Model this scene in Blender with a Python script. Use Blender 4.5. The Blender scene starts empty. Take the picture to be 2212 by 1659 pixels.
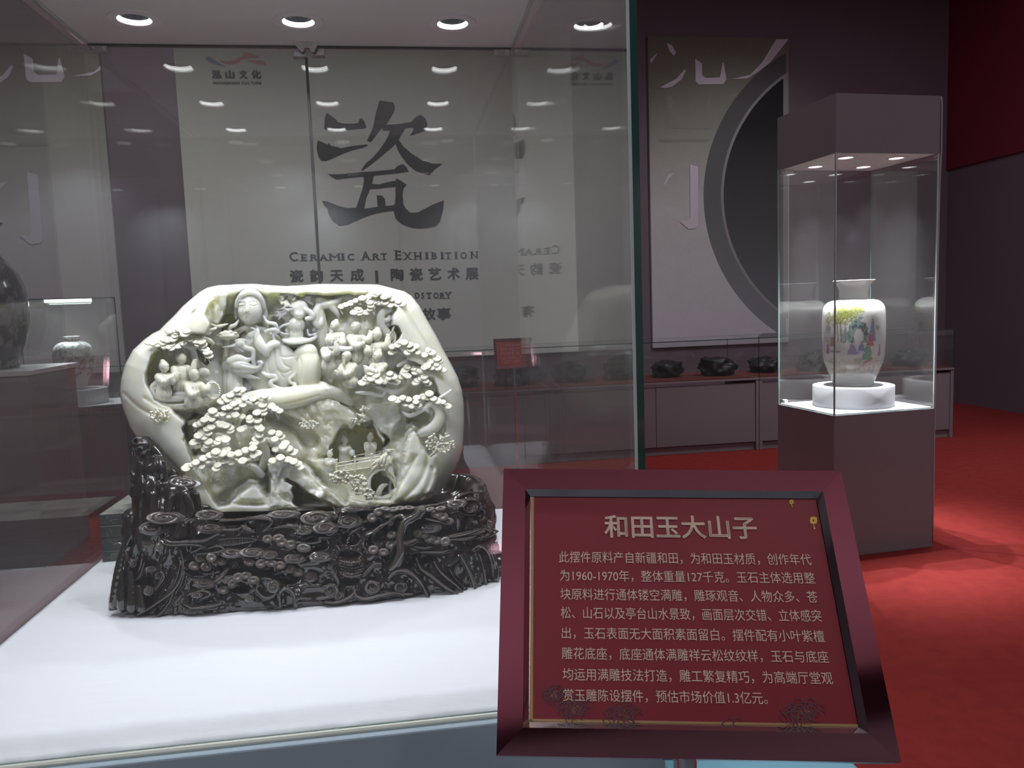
import bpy, bmesh, math, random
import numpy as np
from mathutils import Vector, Matrix
import openvdb as vdb

SC = bpy.context.scene
COL = SC.collection
random.seed(7)
RNG = np.random.default_rng(7)

# ------------------------------------------------------------------ camera, world, light, exposure
W, H, F = 2212.0, 1659.0, 1684.64
EYE = np.array([0.1743, -2.251, 1.45])
YAW, PITCH, ROLL = -0.1378, -0.1014, -0.0359
_fw = np.array([math.sin(-YAW) * math.cos(PITCH), math.cos(YAW) * math.cos(PITCH), math.sin(PITCH)])
_r0 = np.array([math.cos(YAW), math.sin(YAW), 0.0])
_u0 = np.cross(_r0, _fw)
RT = _r0 * math.cos(ROLL) + _u0 * math.sin(ROLL)
UP = -_r0 * math.sin(ROLL) + _u0 * math.cos(ROLL)
FWD = _fw
cam = bpy.data.cameras.new('camera')
cam.sensor_fit = 'HORIZONTAL'; cam.sensor_width = 36.0; cam.lens = F / W * 36.0
cam.clip_start = 0.05; cam.clip_end = 60
camo = bpy.data.objects.new('camera', cam); COL.objects.link(camo)
m = Matrix.Identity(4)
for i in range(3):
    m[i][0] = RT[i]; m[i][1] = UP[i]; m[i][2] = -FWD[i]; m[i][3] = EYE[i]
camo.matrix_world = m
SC.camera = camo

world = bpy.data.worlds.new('world'); SC.world = world; world.use_nodes = True
world.node_tree.nodes['Background'].inputs[0].default_value = (0.5, 0.42, 0.46, 1)
world.node_tree.nodes['Background'].inputs[1].default_value = 0.02
SC.view_settings.view_transform = 'Standard'
SC.view_settings.look = 'None'
SC.view_settings.gamma = 1.0
SC.view_settings.use_curve_mapping = False
SC.view_settings.exposure = 0.0
cy = SC.cycles
cy.max_bounces = 9; cy.diffuse_bounces = 3; cy.glossy_bounces = 5; cy.transmission_bounces = 2
cy.transparent_max_bounces = 32; cy.caustics_reflective = False; cy.caustics_refractive = False
cy.sample_clamp_indirect = 6.0
cy.use_denoising = True
cy.use_adaptive_sampling = True; cy.adaptive_threshold = 0.04

def lamp(kind, name, loc, energy, color=(1, 1, 1), target=None, size=0.05, angle=60, blend=0.6, sx=None, sy=None):
    l = bpy.data.lights.new(name, kind); l.energy = energy; l.color = color
    if kind == 'SPOT':
        l.spot_size = math.radians(angle); l.spot_blend = blend; l.shadow_soft_size = size
    elif kind == 'AREA':
        l.shape = 'RECTANGLE'; l.size = sx or size; l.size_y = sy or size
    else:
        l.shadow_soft_size = size
    o = bpy.data.objects.new(name, l); COL.objects.link(o); o.location = loc
    d = Vector(target) - Vector(loc) if target is not None else Vector((0, 0, -1))
    o.rotation_euler = d.to_track_quat('-Z', 'Y').to_euler()
    return o

# hall ceiling spotlights, plus added fill panels and an added uplight (their housings are built with the ceiling)
COOL = (0.93, 0.95, 1.0)
ROOM_SPOTS = [((-2.6, 3.4, 5.05), (-2.8, 7.0, 1.8), 80, 75), ((0.4, 3.4, 5.05), (0.4, 7.0, 2.0), 90, 75),
              ((4.3, 3.6, 5.05), (4.3, 7.0, 1.6), 140, 70), ((3.4, -0.6, 5.05), (3.6, 0.4, 0.0), 60, 62),
              ((6.2, 2.2, 5.05), (6.3, 2.6, 0.0), 90, 60), ((1.6, -2.6, 5.05), (1.2, -2.2, 0.0), 80, 70),
              ((-2.4, -2.4, 5.05), (-2.2, -2.0, 0.0), 90, 75), ((4.0, 2.2, 5.05), (4.0, 4.7, 0.4), 120, 70)]
FILL_PANELS = [((4.2, -2.6), 2.4, 0.6, 45), ((-3.2, -4.8), 2.4, 0.6, 110), ((4.6, 2.6), 2.4, 0.6, 50), ((-2.2, 4.4), 2.4, 0.6, 45)]  # made-up panels that lift the hall's ambient light
for (x_, y_), sx_, sy_, e_ in FILL_PANELS:
    lamp('AREA', 'fill_panel_light', (x_, y_, 5.15), e_, COOL, None, sx=sx_, sy=sy_)
lamp('AREA', 'added_uplight', (0.2, -5.2, 3.5), 85, (1.0, 0.94, 0.96), (0.2, -4.6, 6.0), sx=12.0, sy=0.12)  # made-up uplight, brightens the ceiling that the sign frame mirrors
for p_, t_, e_, a_ in ROOM_SPOTS:
    lamp('SPOT', 'hall_spot', p_, e_, COOL, t_, 0.09, a_, 0.8)

# ------------------------------------------------------------------ helpers
def ray(u, v):
    return FWD * F + RT * (u - W / 2) - UP * (v - H / 2)

def at(u, v, x=None, y=None, z=None):
    d = ray(u, v)
    if x is not None: t = (x - EYE[0]) / d[0]
    elif y is not None: t = (y - EYE[1]) / d[1]
    else: t = (z - EYE[2]) / d[2]
    return EYE + d * t

def rays(u, v):
    return FWD * F + np.outer(u - W / 2, RT) - np.outer(v - H / 2, UP)

def at_y(u, v, y):                                   # many pixels onto planes of constant depth
    d = rays(np.asarray(u, float), np.asarray(v, float))
    t = (np.asarray(y, float) - EYE[1]) / d[:, 1]
    return EYE + d * t[:, None]

def proj(Pt):
    d = np.asarray(Pt, float) - EYE
    z = d @ FWD
    return np.stack([W / 2 + F * (d @ RT) / z, H / 2 - F * (d @ UP) / z], -1)

def tag(o, label=None, cat=None, group=None, kind=None):
    if label: o['label'] = label
    if cat: o['category'] = cat
    if group: o['group'] = group
    if kind: o['kind'] = kind
    return o

def root(name, loc, label, cat, group=None, rotz=0.0):
    o = bpy.data.objects.new(name, None); COL.objects.link(o)
    o.location = loc; o.rotation_euler = (0, 0, rotz)
    o.empty_display_size = 0.05
    return tag(o, label, cat, group)

def adopt(o, parent):
    """child built in world coordinates (or in the parent's own axes when the parent is 'local')"""
    if parent is None: return
    o.parent = parent
    if parent.type == 'EMPTY' and not parent.get('_local'):
        o.matrix_parent_inverse = Matrix.Translation(-Vector(parent.location))

def mesh_obj(name, V, Fc, mat, parent=None, smooth=False, idx=None, angle=None):
    me = bpy.data.meshes.new(name)
    me.from_pydata([tuple(map(float, v)) for v in V] if not isinstance(V, list) else V, [], Fc if isinstance(Fc, list) else Fc.tolist())
    mats = mat if isinstance(mat, (list, tuple)) else [mat]
    for mm in mats: me.materials.append(mm)
    if idx is not None: me.polygons.foreach_set('material_index', idx)
    if smooth: me.shade_smooth()
    if angle is not None:
        me.shade_smooth()
        me.set_sharp_from_angle(angle=math.radians(angle))
    me.update()
    o = bpy.data.objects.new(name, me); COL.objects.link(o)
    adopt(o, parent)
    return o

class MB:
    def __init__(s): s.V = []; s.F = []
    def add(s, V, Fc):
        n = len(s.V); s.V += [tuple(map(float, v)) for v in V]; s.F += [tuple(i + n for i in f) for f in Fc]; return s
    def hexa(s, P):          # 8 points: bottom 0-3 ccw, top 4-7
        return s.add(P, [(3, 2, 1, 0), (4, 5, 6, 7), (0, 1, 5, 4), (1, 2, 6, 5), (2, 3, 7, 6), (3, 0, 4, 7)])
    def box(s, x0, x1, y0, y1, z0, z1):
        return s.hexa([(x0, y0, z0), (x1, y0, z0), (x1, y1, z0), (x0, y1, z0), (x0, y0, z1), (x1, y0, z1), (x1, y1, z1), (x0, y1, z1)])
    def bbox(s, x0, x1, y0, y1, z0, z1, b=0.004, seg=2):   # bevelled box
        bm = bmesh.new(); bmesh.ops.create_cube(bm, size=1)
        for v in bm.verts:
            v.co = Vector(((x0 + x1) / 2 + v.co.x * (x1 - x0), (y0 + y1) / 2 + v.co.y * (y1 - y0), (z0 + z1) / 2 + v.co.z * (z1 - z0)))
        bmesh.ops.bevel(bm, geom=bm.edges[:], offset=b, segments=seg, affect='EDGES', profile=0.5)
        s.bm(bm); return s
    def bm(s, bm):
        bm.verts.index_update()
        s.add([v.co[:] for v in bm.verts], [[v.index for v in f.verts] for f in bm.faces]); bm.free(); return s
    def lathe(s, prof, c=(0, 0, 0), n=32, closed=False):
        V = []; Fc = []; k = len(prof)
        for i in range(n):
            a = 2 * math.pi * i / n
            for r, z in prof: V.append((c[0] + r * math.cos(a), c[1] + r * math.sin(a), c[2] + z))
        for i in range(n):
            j = (i + 1) % n
            for q in range(k - 1): Fc.append((i * k + q, j * k + q, j * k + q + 1, i * k + q + 1))
            if closed: Fc.append((i * k + k - 1, j * k + k - 1, j * k, i * k))
        return s.add(V, Fc)
    def disc(s, c, r, z, n=32, up=True):
        V = [(c[0] + r * math.cos(2 * math.pi * i / n), c[1] + r * math.sin(2 * math.pi * i / n), z) for i in range(n)]
        return s.add(V, [tuple(range(n)) if up else tuple(reversed(range(n)))])
    def tube(s, pts, rad, n=8, cap=True):
        pts = [np.array(p, float) for p in pts]; m_ = len(pts)
        rad = [rad] * m_ if np.isscalar(rad) else list(rad)
        V = []; up = np.array([0.3, 0.2, 1.0]); Fc = []
        for i, p in enumerate(pts):
            t = pts[min(i + 1, m_ - 1)] - pts[max(i - 1, 0)]; t = t / (np.linalg.norm(t) + 1e-12)
            a = np.cross(t, up)
            if np.linalg.norm(a) < 1e-3: a = np.cross(t, np.array([1.0, 0, 0]))
            a /= np.linalg.norm(a); b = np.cross(t, a); up = -np.cross(t, a) if False else up
            for j in range(n):
                w = 2 * math.pi * j / n
                V.append(p + rad[i] * (a * math.cos(w) + b * math.sin(w)))
        for i in range(m_ - 1):
            for j in range(n):
                k = (j + 1) % n
                Fc.append((i * n + j, i * n + k, (i + 1) * n + k, (i + 1) * n + j))
        if cap:
            Fc.append(tuple(reversed(range(n)))); Fc.append(tuple((m_ - 1) * n + j for j in range(n)))
        return s.add(V, Fc)
    def build(s, name, mat, parent=None, smooth=False, angle=None):
        return mesh_obj(name, s.V, s.F, mat, parent, smooth, angle=angle)

def spline(pts, n=6):
    """Catmull-Rom through rows of any width"""
    P = np.array(pts, float)
    if len(P) < 3: return P
    Q = np.vstack([2 * P[0] - P[1], P, 2 * P[-1] - P[-2]]); out = []
    for i in range(1, len(Q) - 2):
        for t in np.linspace(0, 1, n, endpoint=False):
            a, b, c, d = Q[i - 1], Q[i], Q[i + 1], Q[i + 2]
            out.append(0.5 * ((2 * b) + (c - a) * t + (2 * a - 5 * b + 4 * c - d) * t * t + (3 * b - a - 3 * c + d) * t ** 3))
    out.append(P[-1]); return np.array(out)

def hashv(ix, iy, iz):
    h = (ix * 374761393 + iy * 668265263 + iz * 2147483647 % 1000003) & 0x7fffffff
    h = ((h ^ (h >> 13)) * 1274126177) & 0x7fffffff
    return ((h ^ (h >> 16)) & 0xffff) / 65535.0

def vnoise(x, y, z=0.0):
    x, y, z = np.broadcast_arrays(np.asarray(x, float), np.asarray(y, float), np.asarray(z, float))
    ix, iy, iz = np.floor(x).astype(np.int64), np.floor(y).astype(np.int64), np.floor(z).astype(np.int64)
    fx, fy, fz = x - ix, y - iy, z - iz
    fx, fy, fz = [t * t * (3 - 2 * t) for t in (fx, fy, fz)]
    r = 0
    for a in (0, 1):
        for b in (0, 1):
            for c in (0, 1):
                r = r + hashv(ix + a, iy + b, iz + c) * (fx if a else 1 - fx) * (fy if b else 1 - fy) * (fz if c else 1 - fz)
    return r * 2 - 1

def fbm(x, y, z=0.0, o=3):
    r = 0; a = 1.0
    for i in range(o):
        r = r + a * vnoise(np.asarray(x) * 2 ** i + 11.3 * i, np.asarray(y) * 2 ** i, np.asarray(z) * 2 ** i); a *= 0.5
    return r

# ------------------------------------------------------------------ materials
def mat(name, color, rough=0.5, metal=0.0, spec=0.5, coat=0.0, emit=None, estr=0.0, sss=0.0, sssr=(0.01, 0.01, 0.01), bump=None, mix=None, rvar=None):
    """bump = (scale, strength, detail, distance); mix = (second colour, scale, low, high, stretch)"""
    M = bpy.data.materials.new(name); M.use_nodes = True
    N = M.node_tree.nodes; L = M.node_tree.links; B = N['Principled BSDF']
    B.inputs['Base Color'].default_value = (*color, 1)
    B.inputs['Roughness'].default_value = rough; B.inputs['Metallic'].default_value = metal
    B.inputs['Specular IOR Level'].default_value = spec; B.inputs['Coat Weight'].default_value = coat
    B.inputs['Coat Roughness'].default_value = 0.08
    if emit: B.inputs['Emission Color'].default_value = (*emit, 1); B.inputs['Emission Strength'].default_value = estr
    if sss:
        B.inputs['Subsurface Weight'].default_value = sss; B.inputs['Subsurface Radius'].default_value = sssr
        B.inputs['Subsurface Scale'].default_value = 1.0
    tc = None
    if bump or mix or rvar:
        tc = N.new('ShaderNodeTexCoord')
    def noise(scale, detail=4, stretch=None):
        n = N.new('ShaderNodeTexNoise'); n.inputs['Scale'].default_value = scale; n.inputs['Detail'].default_value = detail
        if stretch:
            mp = N.new('ShaderNodeMapping'); mp.inputs['Scale'].default_value = stretch
            L.new(tc.outputs['Object'], mp.inputs['Vector']); L.new(mp.outputs[0], n.inputs['Vector'])
        else: L.new(tc.outputs['Object'], n.inputs['Vector'])
        return n
    if mix:
        n = noise(mix[1], 5, mix[4] if len(mix) > 4 else None)
        r = N.new('ShaderNodeMapRange'); r.inputs['From Min'].default_value = mix[2]; r.inputs['From Max'].default_value = mix[3]
        L.new(n.outputs['Fac'], r.inputs['Value'])
        x = N.new('ShaderNodeMix'); x.data_type = 'RGBA'
        x.inputs['A'].default_value = (*color, 1); x.inputs['B'].default_value = (*mix[0], 1)
        L.new(r.outputs[0], x.inputs['Factor']); L.new(x.outputs['Result'], B.inputs['Base Color'])
    if rvar:
        n = noise(rvar[0], 4); r = N.new('ShaderNodeMapRange'); r.inputs['To Min'].default_value = rvar[1]; r.inputs['To Max'].default_value = rvar[2]
        L.new(n.outputs['Fac'], r.inputs['Value']); L.new(r.outputs[0], B.inputs['Roughness'])
    if bump:
        n = noise(bump[0], bump[2] if len(bump) > 2 else 4, bump[4] if len(bump) > 4 else None)
        b = N.new('ShaderNodeBump'); b.inputs['Strength'].default_value = bump[1]; b.inputs['Distance'].default_value = bump[3] if len(bump) > 3 else 0.002
        L.new(n.outputs['Fac'], b.inputs['Height']); L.new(b.outputs[0], B.inputs['Normal'])
    return M

def glass_mat(name, tint=(0.985, 0.995, 0.99), dust=0.02, f0=0.042, streaks=0.0):
    """thin clear pane: straight-through transmission, Schlick reflection on each face, a light film of dust added to give the veil of haze"""
    M = bpy.data.materials.new(name); M.use_nodes = True
    N = M.node_tree.nodes; L = M.node_tree.links; N.clear()
    out = N.new('ShaderNodeOutputMaterial')
    tr = N.new('ShaderNodeBsdfTransparent'); tr.inputs[0].default_value = (*tint, 1)
    gl = N.new('ShaderNodeBsdfGlossy'); gl.inputs['Roughness'].default_value = 0.0; gl.inputs[0].default_value = (1, 1, 1, 1)
    lw = N.new('ShaderNodeLayerWeight'); lw.inputs['Blend'].default_value = 0.5
    pw = N.new('ShaderNodeMath'); pw.operation = 'POWER'; pw.inputs[1].default_value = 5.0
    L.new(lw.outputs['Facing'], pw.inputs[0])
    ma = N.new('ShaderNodeMath'); ma.operation = 'MULTIPLY_ADD'; ma.inputs[1].default_value = 1 - f0; ma.inputs[2].default_value = f0
    L.new(pw.outputs[0], ma.inputs[0])
    mx = N.new('ShaderNodeMixShader'); L.new(ma.outputs[0], mx.inputs[0]); L.new(tr.outputs[0], mx.inputs[1]); L.new(gl.outputs[0], mx.inputs[2])
    df = N.new('ShaderNodeBsdfDiffuse'); df.inputs[0].default_value = (0.8, 0.8, 0.8, 1)
    tl = N.new('ShaderNodeBsdfTranslucent'); tl.inputs[0].default_value = (0.8, 0.8, 0.8, 1)
    dm = N.new('ShaderNodeMixShader'); dm.inputs[0].default_value = 0.5
    L.new(df.outputs[0], dm.inputs[1]); L.new(tl.outputs[0], dm.inputs[2])
    m2 = N.new('ShaderNodeMixShader')
    tc = N.new('ShaderNodeTexCoord'); no = N.new('ShaderNodeTexNoise'); no.inputs['Scale'].default_value = 3.0; no.inputs['Detail'].default_value = 6
    L.new(tc.outputs['Object'], no.inputs['Vector'])
    mr = N.new('ShaderNodeMapRange'); mr.inputs['From Min'].default_value = 0.3; mr.inputs['From Max'].default_value = 0.7
    mr.inputs['To Min'].default_value = dust * 0.7; mr.inputs['To Max'].default_value = dust * 1.3
    L.new(no.outputs['Fac'], mr.inputs['Value'])
    L.new(mr.outputs[0], m2.inputs[0]); L.new(mx.outputs[0], m2.inputs[1]); L.new(dm.outputs[0], m2.inputs[2])
    L.new(m2.outputs[0], out.inputs[0])
    return M

G_FRONT = glass_mat('dusty hazed clear glass', (0.982, 0.992, 0.985), 0.016)
G_PANE = glass_mat('clear glass', (0.98, 0.992, 0.988), 0.010, 0.055)
G_DOOR = glass_mat('faintly mirrored door glass', (0.95, 0.965, 0.955), 0.010, 0.085)
G_SIDE = glass_mat('faintly mirrored side glass', (0.96, 0.972, 0.965), 0.010, 0.075)
G_EDGE = mat('polished glass edge', (0.03, 0.075, 0.065), 0.12, spec=0.8, coat=0.6)
PLUM = mat('matt plum grey board', (0.25, 0.215, 0.235), 0.6, spec=0.25, bump=(60, 0.05))
PLUMWALL = mat('plum grey wall paint', (0.16, 0.115, 0.14), 0.75, spec=0.2, bump=(30, 0.05))
DARKCEIL = mat('deep plum ceiling paint', (0.22, 0.115, 0.145), 0.8)
REDWALL = mat('crimson wall fabric', (0.17, 0.010, 0.032), 0.7, bump=(200, 0.1))
VINYL = mat('dark grey vinyl floor', (0.13, 0.14, 0.155), 0.4, spec=0.4, mix=((0.10, 0.105, 0.12), 5, 0.35, 0.65))
CARPET = mat('red needle felt carpet', (0.31, 0.037, 0.032), 0.95, spec=0.1, bump=(900, 0.35, 2, 0.003), mix=((0.25, 0.029, 0.026), 14, 0.3, 0.7))
SOFFIT = mat('pale grey soffit board', (0.84, 0.86, 0.86), 0.55, spec=0.35, bump=(40, 0.03))
SLATE = mat('blue grey plinth board', (0.36, 0.45, 0.52), 0.6, spec=0.25, bump=(60, 0.05))
WHITE = mat('white lacquer', (0.78, 0.78, 0.80), 0.4)
CLOTH = mat('white stretched cloth', (0.57, 0.58, 0.62), 0.75, spec=0.2, bump=(7, 0.25, 5, 0.012, (1.0, 2.2, 1.0)))
STEEL = mat('brushed steel', (0.62, 0.63, 0.64), 0.28, 1.0)
CHROME = mat('chrome', (0.80, 0.81, 0.83), 0.06, 1.0)
PLASTIC = mat('ivory plastic', (0.72, 0.72, 0.68), 0.4)
DARKP = mat('black plastic', (0.015, 0.015, 0.016), 0.45)
GLOW = mat('lit lamp ring', (1, 1, 1), 0.4, emit=(1.0, 1.0, 1.0), estr=5.0)
REFL = mat('faceted lamp reflector', (0.06, 0.065, 0.075), 0.45, 1.0, bump=(420, 1.0, 1, 0.006))
LED = mat('lit lamp core', (1, 1, 1), 0.4, emit=(1.0, 0.99, 0.96), estr=0.5)
TRIM = mat('white lamp trim', (0.93, 0.93, 0.96), 0.5)

def text_geo(body, spacing=1.0):
    cu = bpy.data.curves.new('lettering', 'FONT'); cu.body = body; cu.size = 1.0; cu.space_character = spacing
    cu.resolution_u = 3
    o = bpy.data.objects.new('lettering', cu)
    me = bpy.data.meshes.new_from_object(o)
    V = np.zeros(len(me.vertices) * 3); me.vertices.foreach_get('co', V); V = V.reshape(-1, 3)
    Fc = [tuple(p.vertices) for p in me.polygons]
    bpy.data.objects.remove(o); bpy.data.curves.remove(cu); bpy.data.meshes.remove(me)
    return V, Fc

def lay_text(mb, body, O, ex, ey, x0, x1, ybase, size, spacing=1.0, bold=0.0):
    """set one line on the plane O + ex*x + ey*y, from x0 to x1, glyph size 'size'"""
    V, Fc = text_geo(body, spacing)
    a, b = V[:, 0].min(), V[:, 0].max()
    X = x0 + (V[:, 0] - a) / (b - a) * (x1 - x0); Y = ybase + V[:, 1] * size
    mb.add(np.asarray(O) + np.outer(X, ex) + np.outer(Y, ey), Fc)
    for dx, dy in ([(bold, 0), (-bold, 0), (0, bold), (0, -bold)] if bold else []):
        n = np.cross(ex, ey) * 0.0002
        mb.add(np.asarray(O) + np.outer(X + dx, ex) + np.outer(Y + dy, ey) + n * (1 + dx), Fc)
# ------------------------------------------------------------------ the hall
XL, XRW, YB, YF, ZC = -7.0, 7.15, 7.0, -6.5, 5.2
def struct(name, mb, m, **k):
    return tag(mb.build(name, m, **k), kind='structure')
struct('floor', MB().box(XL, XRW, -1.55, YB, -0.1, 0.0), CARPET)
struct('floor_1', MB().box(XL, XRW, YF, -1.5505, -0.1, -0.0005), VINYL)
struct('ceiling', MB().box(XL, XRW, YF, YB, ZC, ZC + 0.1), DARKCEIL)
struct('wall_back', MB().box(XL, XRW, YB, YB + 0.1, 0, ZC), PLUMWALL)
struct('wall_left', MB().box(XL - 0.1, XL, YF, YB, 0, ZC), PLUMWALL)
struct('wall_right', MB().box(XRW, XRW + 0.1, YF, YB, 0, 2.95), PLUMWALL)
struct('trim_1', MB().box(XRW - 0.03, XRW + 0.1, YF, YB - 0.001, 2.95, ZC), REDWALL)
struct('wall_front', MB().box(XL, XRW, YF - 0.1, YF, 0, ZC), PLUMWALL)
for i, (p_, t_, e_, a_) in enumerate(ROOM_SPOTS):
    r = root('ceiling_spotlight', (p_[0], p_[1], 5.2), ['ceiling spotlight nearest the left poster', 'ceiling spotlight in front of the grey calligraphy banner', 'ceiling spotlight in front of the plate poster', 'ceiling spotlight between camera and vase case', 'ceiling spotlight by the crimson wall', 'ceiling spotlight above the framed red sign', 'ceiling spotlight left of the jade case', 'ceiling spotlight over the low glass cases'][i], 'spotlight', 'spotlights on the hall ceiling')
    MB().lathe([(0.0, 0.0), (0.05, 0.0), (0.05, -0.02), (0.0, -0.02)], (p_[0], p_[1], 5.2), 20).build('base', DARKP, r, angle=40)
    d = Vector(t_) - Vector(p_); d.normalize(); q = Vector(p_)
    MB().tube([q - d * 0.16, q - d * 0.015], [0.055, 0.06], 20).build('lamp_housing', DARKP, r, angle=40)
    MB().tube([(p_[0], p_[1], 5.19), q - d * 0.12], 0.012, 8).build('bracket', DARKP, r)

FILL_LIT = mat('added fill panel diffuser', (1, 1, 1), 0.5, emit=COOL, estr=3.0)  # glowing face of the added fill panels
for i, ((x_, y_), sx_, sy_, e_) in enumerate(FILL_PANELS):
    r = root('added_fill_panel', (x_, y_, 5.2), 'added flat ceiling fill panel ' + ['right of and behind the camera', 'left of and behind the camera', 'above the tall vase case', 'over the left end of the low cases'][i], 'ceiling light', 'added flat ceiling fill panels')
    MB().bbox(x_ - sx_ / 2 - 0.03, x_ + sx_ / 2 + 0.03, y_ - sy_ / 2 - 0.03, y_ + sy_ / 2 + 0.03, 5.17, 5.2, 0.004).build('frame', WHITE, r)
    MB().box(x_ - sx_ / 2, x_ + sx_ / 2, y_ - sy_ / 2, y_ + sy_ / 2, 5.165, 5.169).build('diffuser', FILL_LIT, r)
cr_ = root('added_uplight_shelf', (0.2, -5.2, 3.44), 'long shelf for the added ceiling uplight behind the camera', 'lamp')  # invented shelf under the added uplight
MB().box(-5.8, 6.2, -5.6, -5.1, 3.40, 3.46).build('shelf', PLUM, cr_)
# ---- posters and banner on the far wall
PRINT_INK = mat('charcoal printing ink', (0.030, 0.029, 0.030), 0.7)
INK_SOFT = mat('soft grey printing ink', (0.075, 0.075, 0.072), 0.7)
def gradient_print(name, stops, grain=0.12):
    M = mat(name, (0.2, 0.2, 0.2), 0.75, spec=0.2)
    N = M.node_tree.nodes; L = M.node_tree.links
    tc = N.new('ShaderNodeTexCoord'); sp = N.new('ShaderNodeSeparateXYZ'); L.new(tc.outputs['Generated'], sp.inputs[0])
    cr = N.new('ShaderNodeValToRGB'); cr.color_ramp.elements[0].position = stops[0][0]; cr.color_ramp.elements[0].color = (*stops[0][1], 1)
    cr.color_ramp.elements[1].position = stops[-1][0]; cr.color_ramp.elements[1].color = (*stops[-1][1], 1)
    for p, c in stops[1:-1]:
        e = cr.color_ramp.elements.new(p); e.color = (*c, 1)
    L.new(sp.outputs['Z'], cr.inputs[0])
    no = N.new('ShaderNodeTexNoise'); no.inputs['Scale'].default_value = 9; no.inputs['Detail'].default_value = 10; no.inputs['Roughness'].default_value = 0.8
    L.new(tc.outputs['Object'], no.inputs['Vector'])
    mr = N.new('ShaderNodeMapRange'); mr.inputs['To Min'].default_value = 1 - grain; mr.inputs['To Max'].default_value = 1 + grain
    L.new(no.outputs['Fac'], mr.inputs['Value'])
    mx = N.new('ShaderNodeMix'); mx.data_type = 'RGBA'; mx.blend_type = 'MULTIPLY'; mx.inputs['Factor'].default_value = 1
    L.new(cr.outputs[0], mx.inputs['A']); L.new(mr.outputs[0], mx.inputs['B']); L.new(mx.outputs['Result'], N['Principled BSDF'].inputs['Base Color'])
    return M
P_POSTER = gradient_print('olive to mauve poster print', [(0.0, (0.50, 0.45, 0.49)), (0.45, (0.50, 0.465, 0.46)), (0.72, (0.26, 0.25, 0.205)), (1.0, (0.15, 0.135, 0.115))], 0.15)
P_BANNER = gradient_print('grey banner print', [(0.0, (0.72, 0.71, 0.67)), (0.5, (0.60, 0.585, 0.535)), (1.0, (0.22, 0.217, 0.183))], 0.10)
P_LILAC = mat('pale lilac printed stroke', (0.58, 0.50, 0.58), 0.75)
P_FAINT = mat('faint grey printed stroke', (0.235, 0.225, 0.195), 0.75)
P_PLATE = gradient_print('slate grey printed plate', [(0.0, (0.23, 0.22, 0.24)), (0.5, (0.13, 0.13, 0.135)), (1.0, (0.085, 0.075, 0.08))], 0.1)
P_WELL = gradient_print('dark printed plate well', [(0.0, (0.15, 0.145, 0.16)), (0.35, (0.085, 0.083, 0.09)), (0.8, (0.02, 0.018, 0.022)), (1.0, (0.02, 0.018, 0.022))], 0.1)
P_RIM = mat('printed plate rim line', (0.27, 0.24, 0.25), 0.75)
YP = YB - 0.05                                               # front face of the mounted boards

def clipx(pl, xmax):
    if xmax is None: return pl
    out = []
    for a, b in zip(pl, pl[1:] + pl[:1]):
        if a[0] <= xmax: out.append(a)
        if (a[0] <= xmax) != (b[0] <= xmax):
            t = (xmax - a[0]) / (b[0] - a[0]); out.append((xmax, a[1] + t * (b[1] - a[1])))
    return out
def flat(name, polys, m, parent, y, dx=0.0, xmax=None):
    """printed shapes, given as outlines read off the wall, laid on the board face"""
    for k, pl in enumerate(polys):
        pl = clipx(pl, xmax)
        if len(pl) < 3: continue
        a = np.array(pl, float)
        Pw = at_y(a[:, 0], a[:, 1], YP); Pw[:, 1] = y - 0.0002 * k; Pw[:, 0] += dx
        mb = MB(); bm = bmesh.new(); vs = [bm.verts.new(p) for p in Pw]; f = bm.faces.new(vs); bm.normal_update()
        if f.normal.y > 0: f.normal_flip()
        bmesh.ops.triangulate(bm, faces=bm.faces[:]); mb.bm(bm)
        mb.build(name, m, parent)

def board(name, label, cat, x0, x1, z0, z1, m, group=None):
    r = root(name, ((x0 + x1) / 2, YB, z0), label, cat, group)
    MB().bbox(x0, x1, YP + 0.002, YB, z0, z1, 0.004).build('board', m, r)
    return r

def crop(pts, ox, oy, s): return [(ox + x / s, oy + y / s) for x, y in pts]

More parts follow.
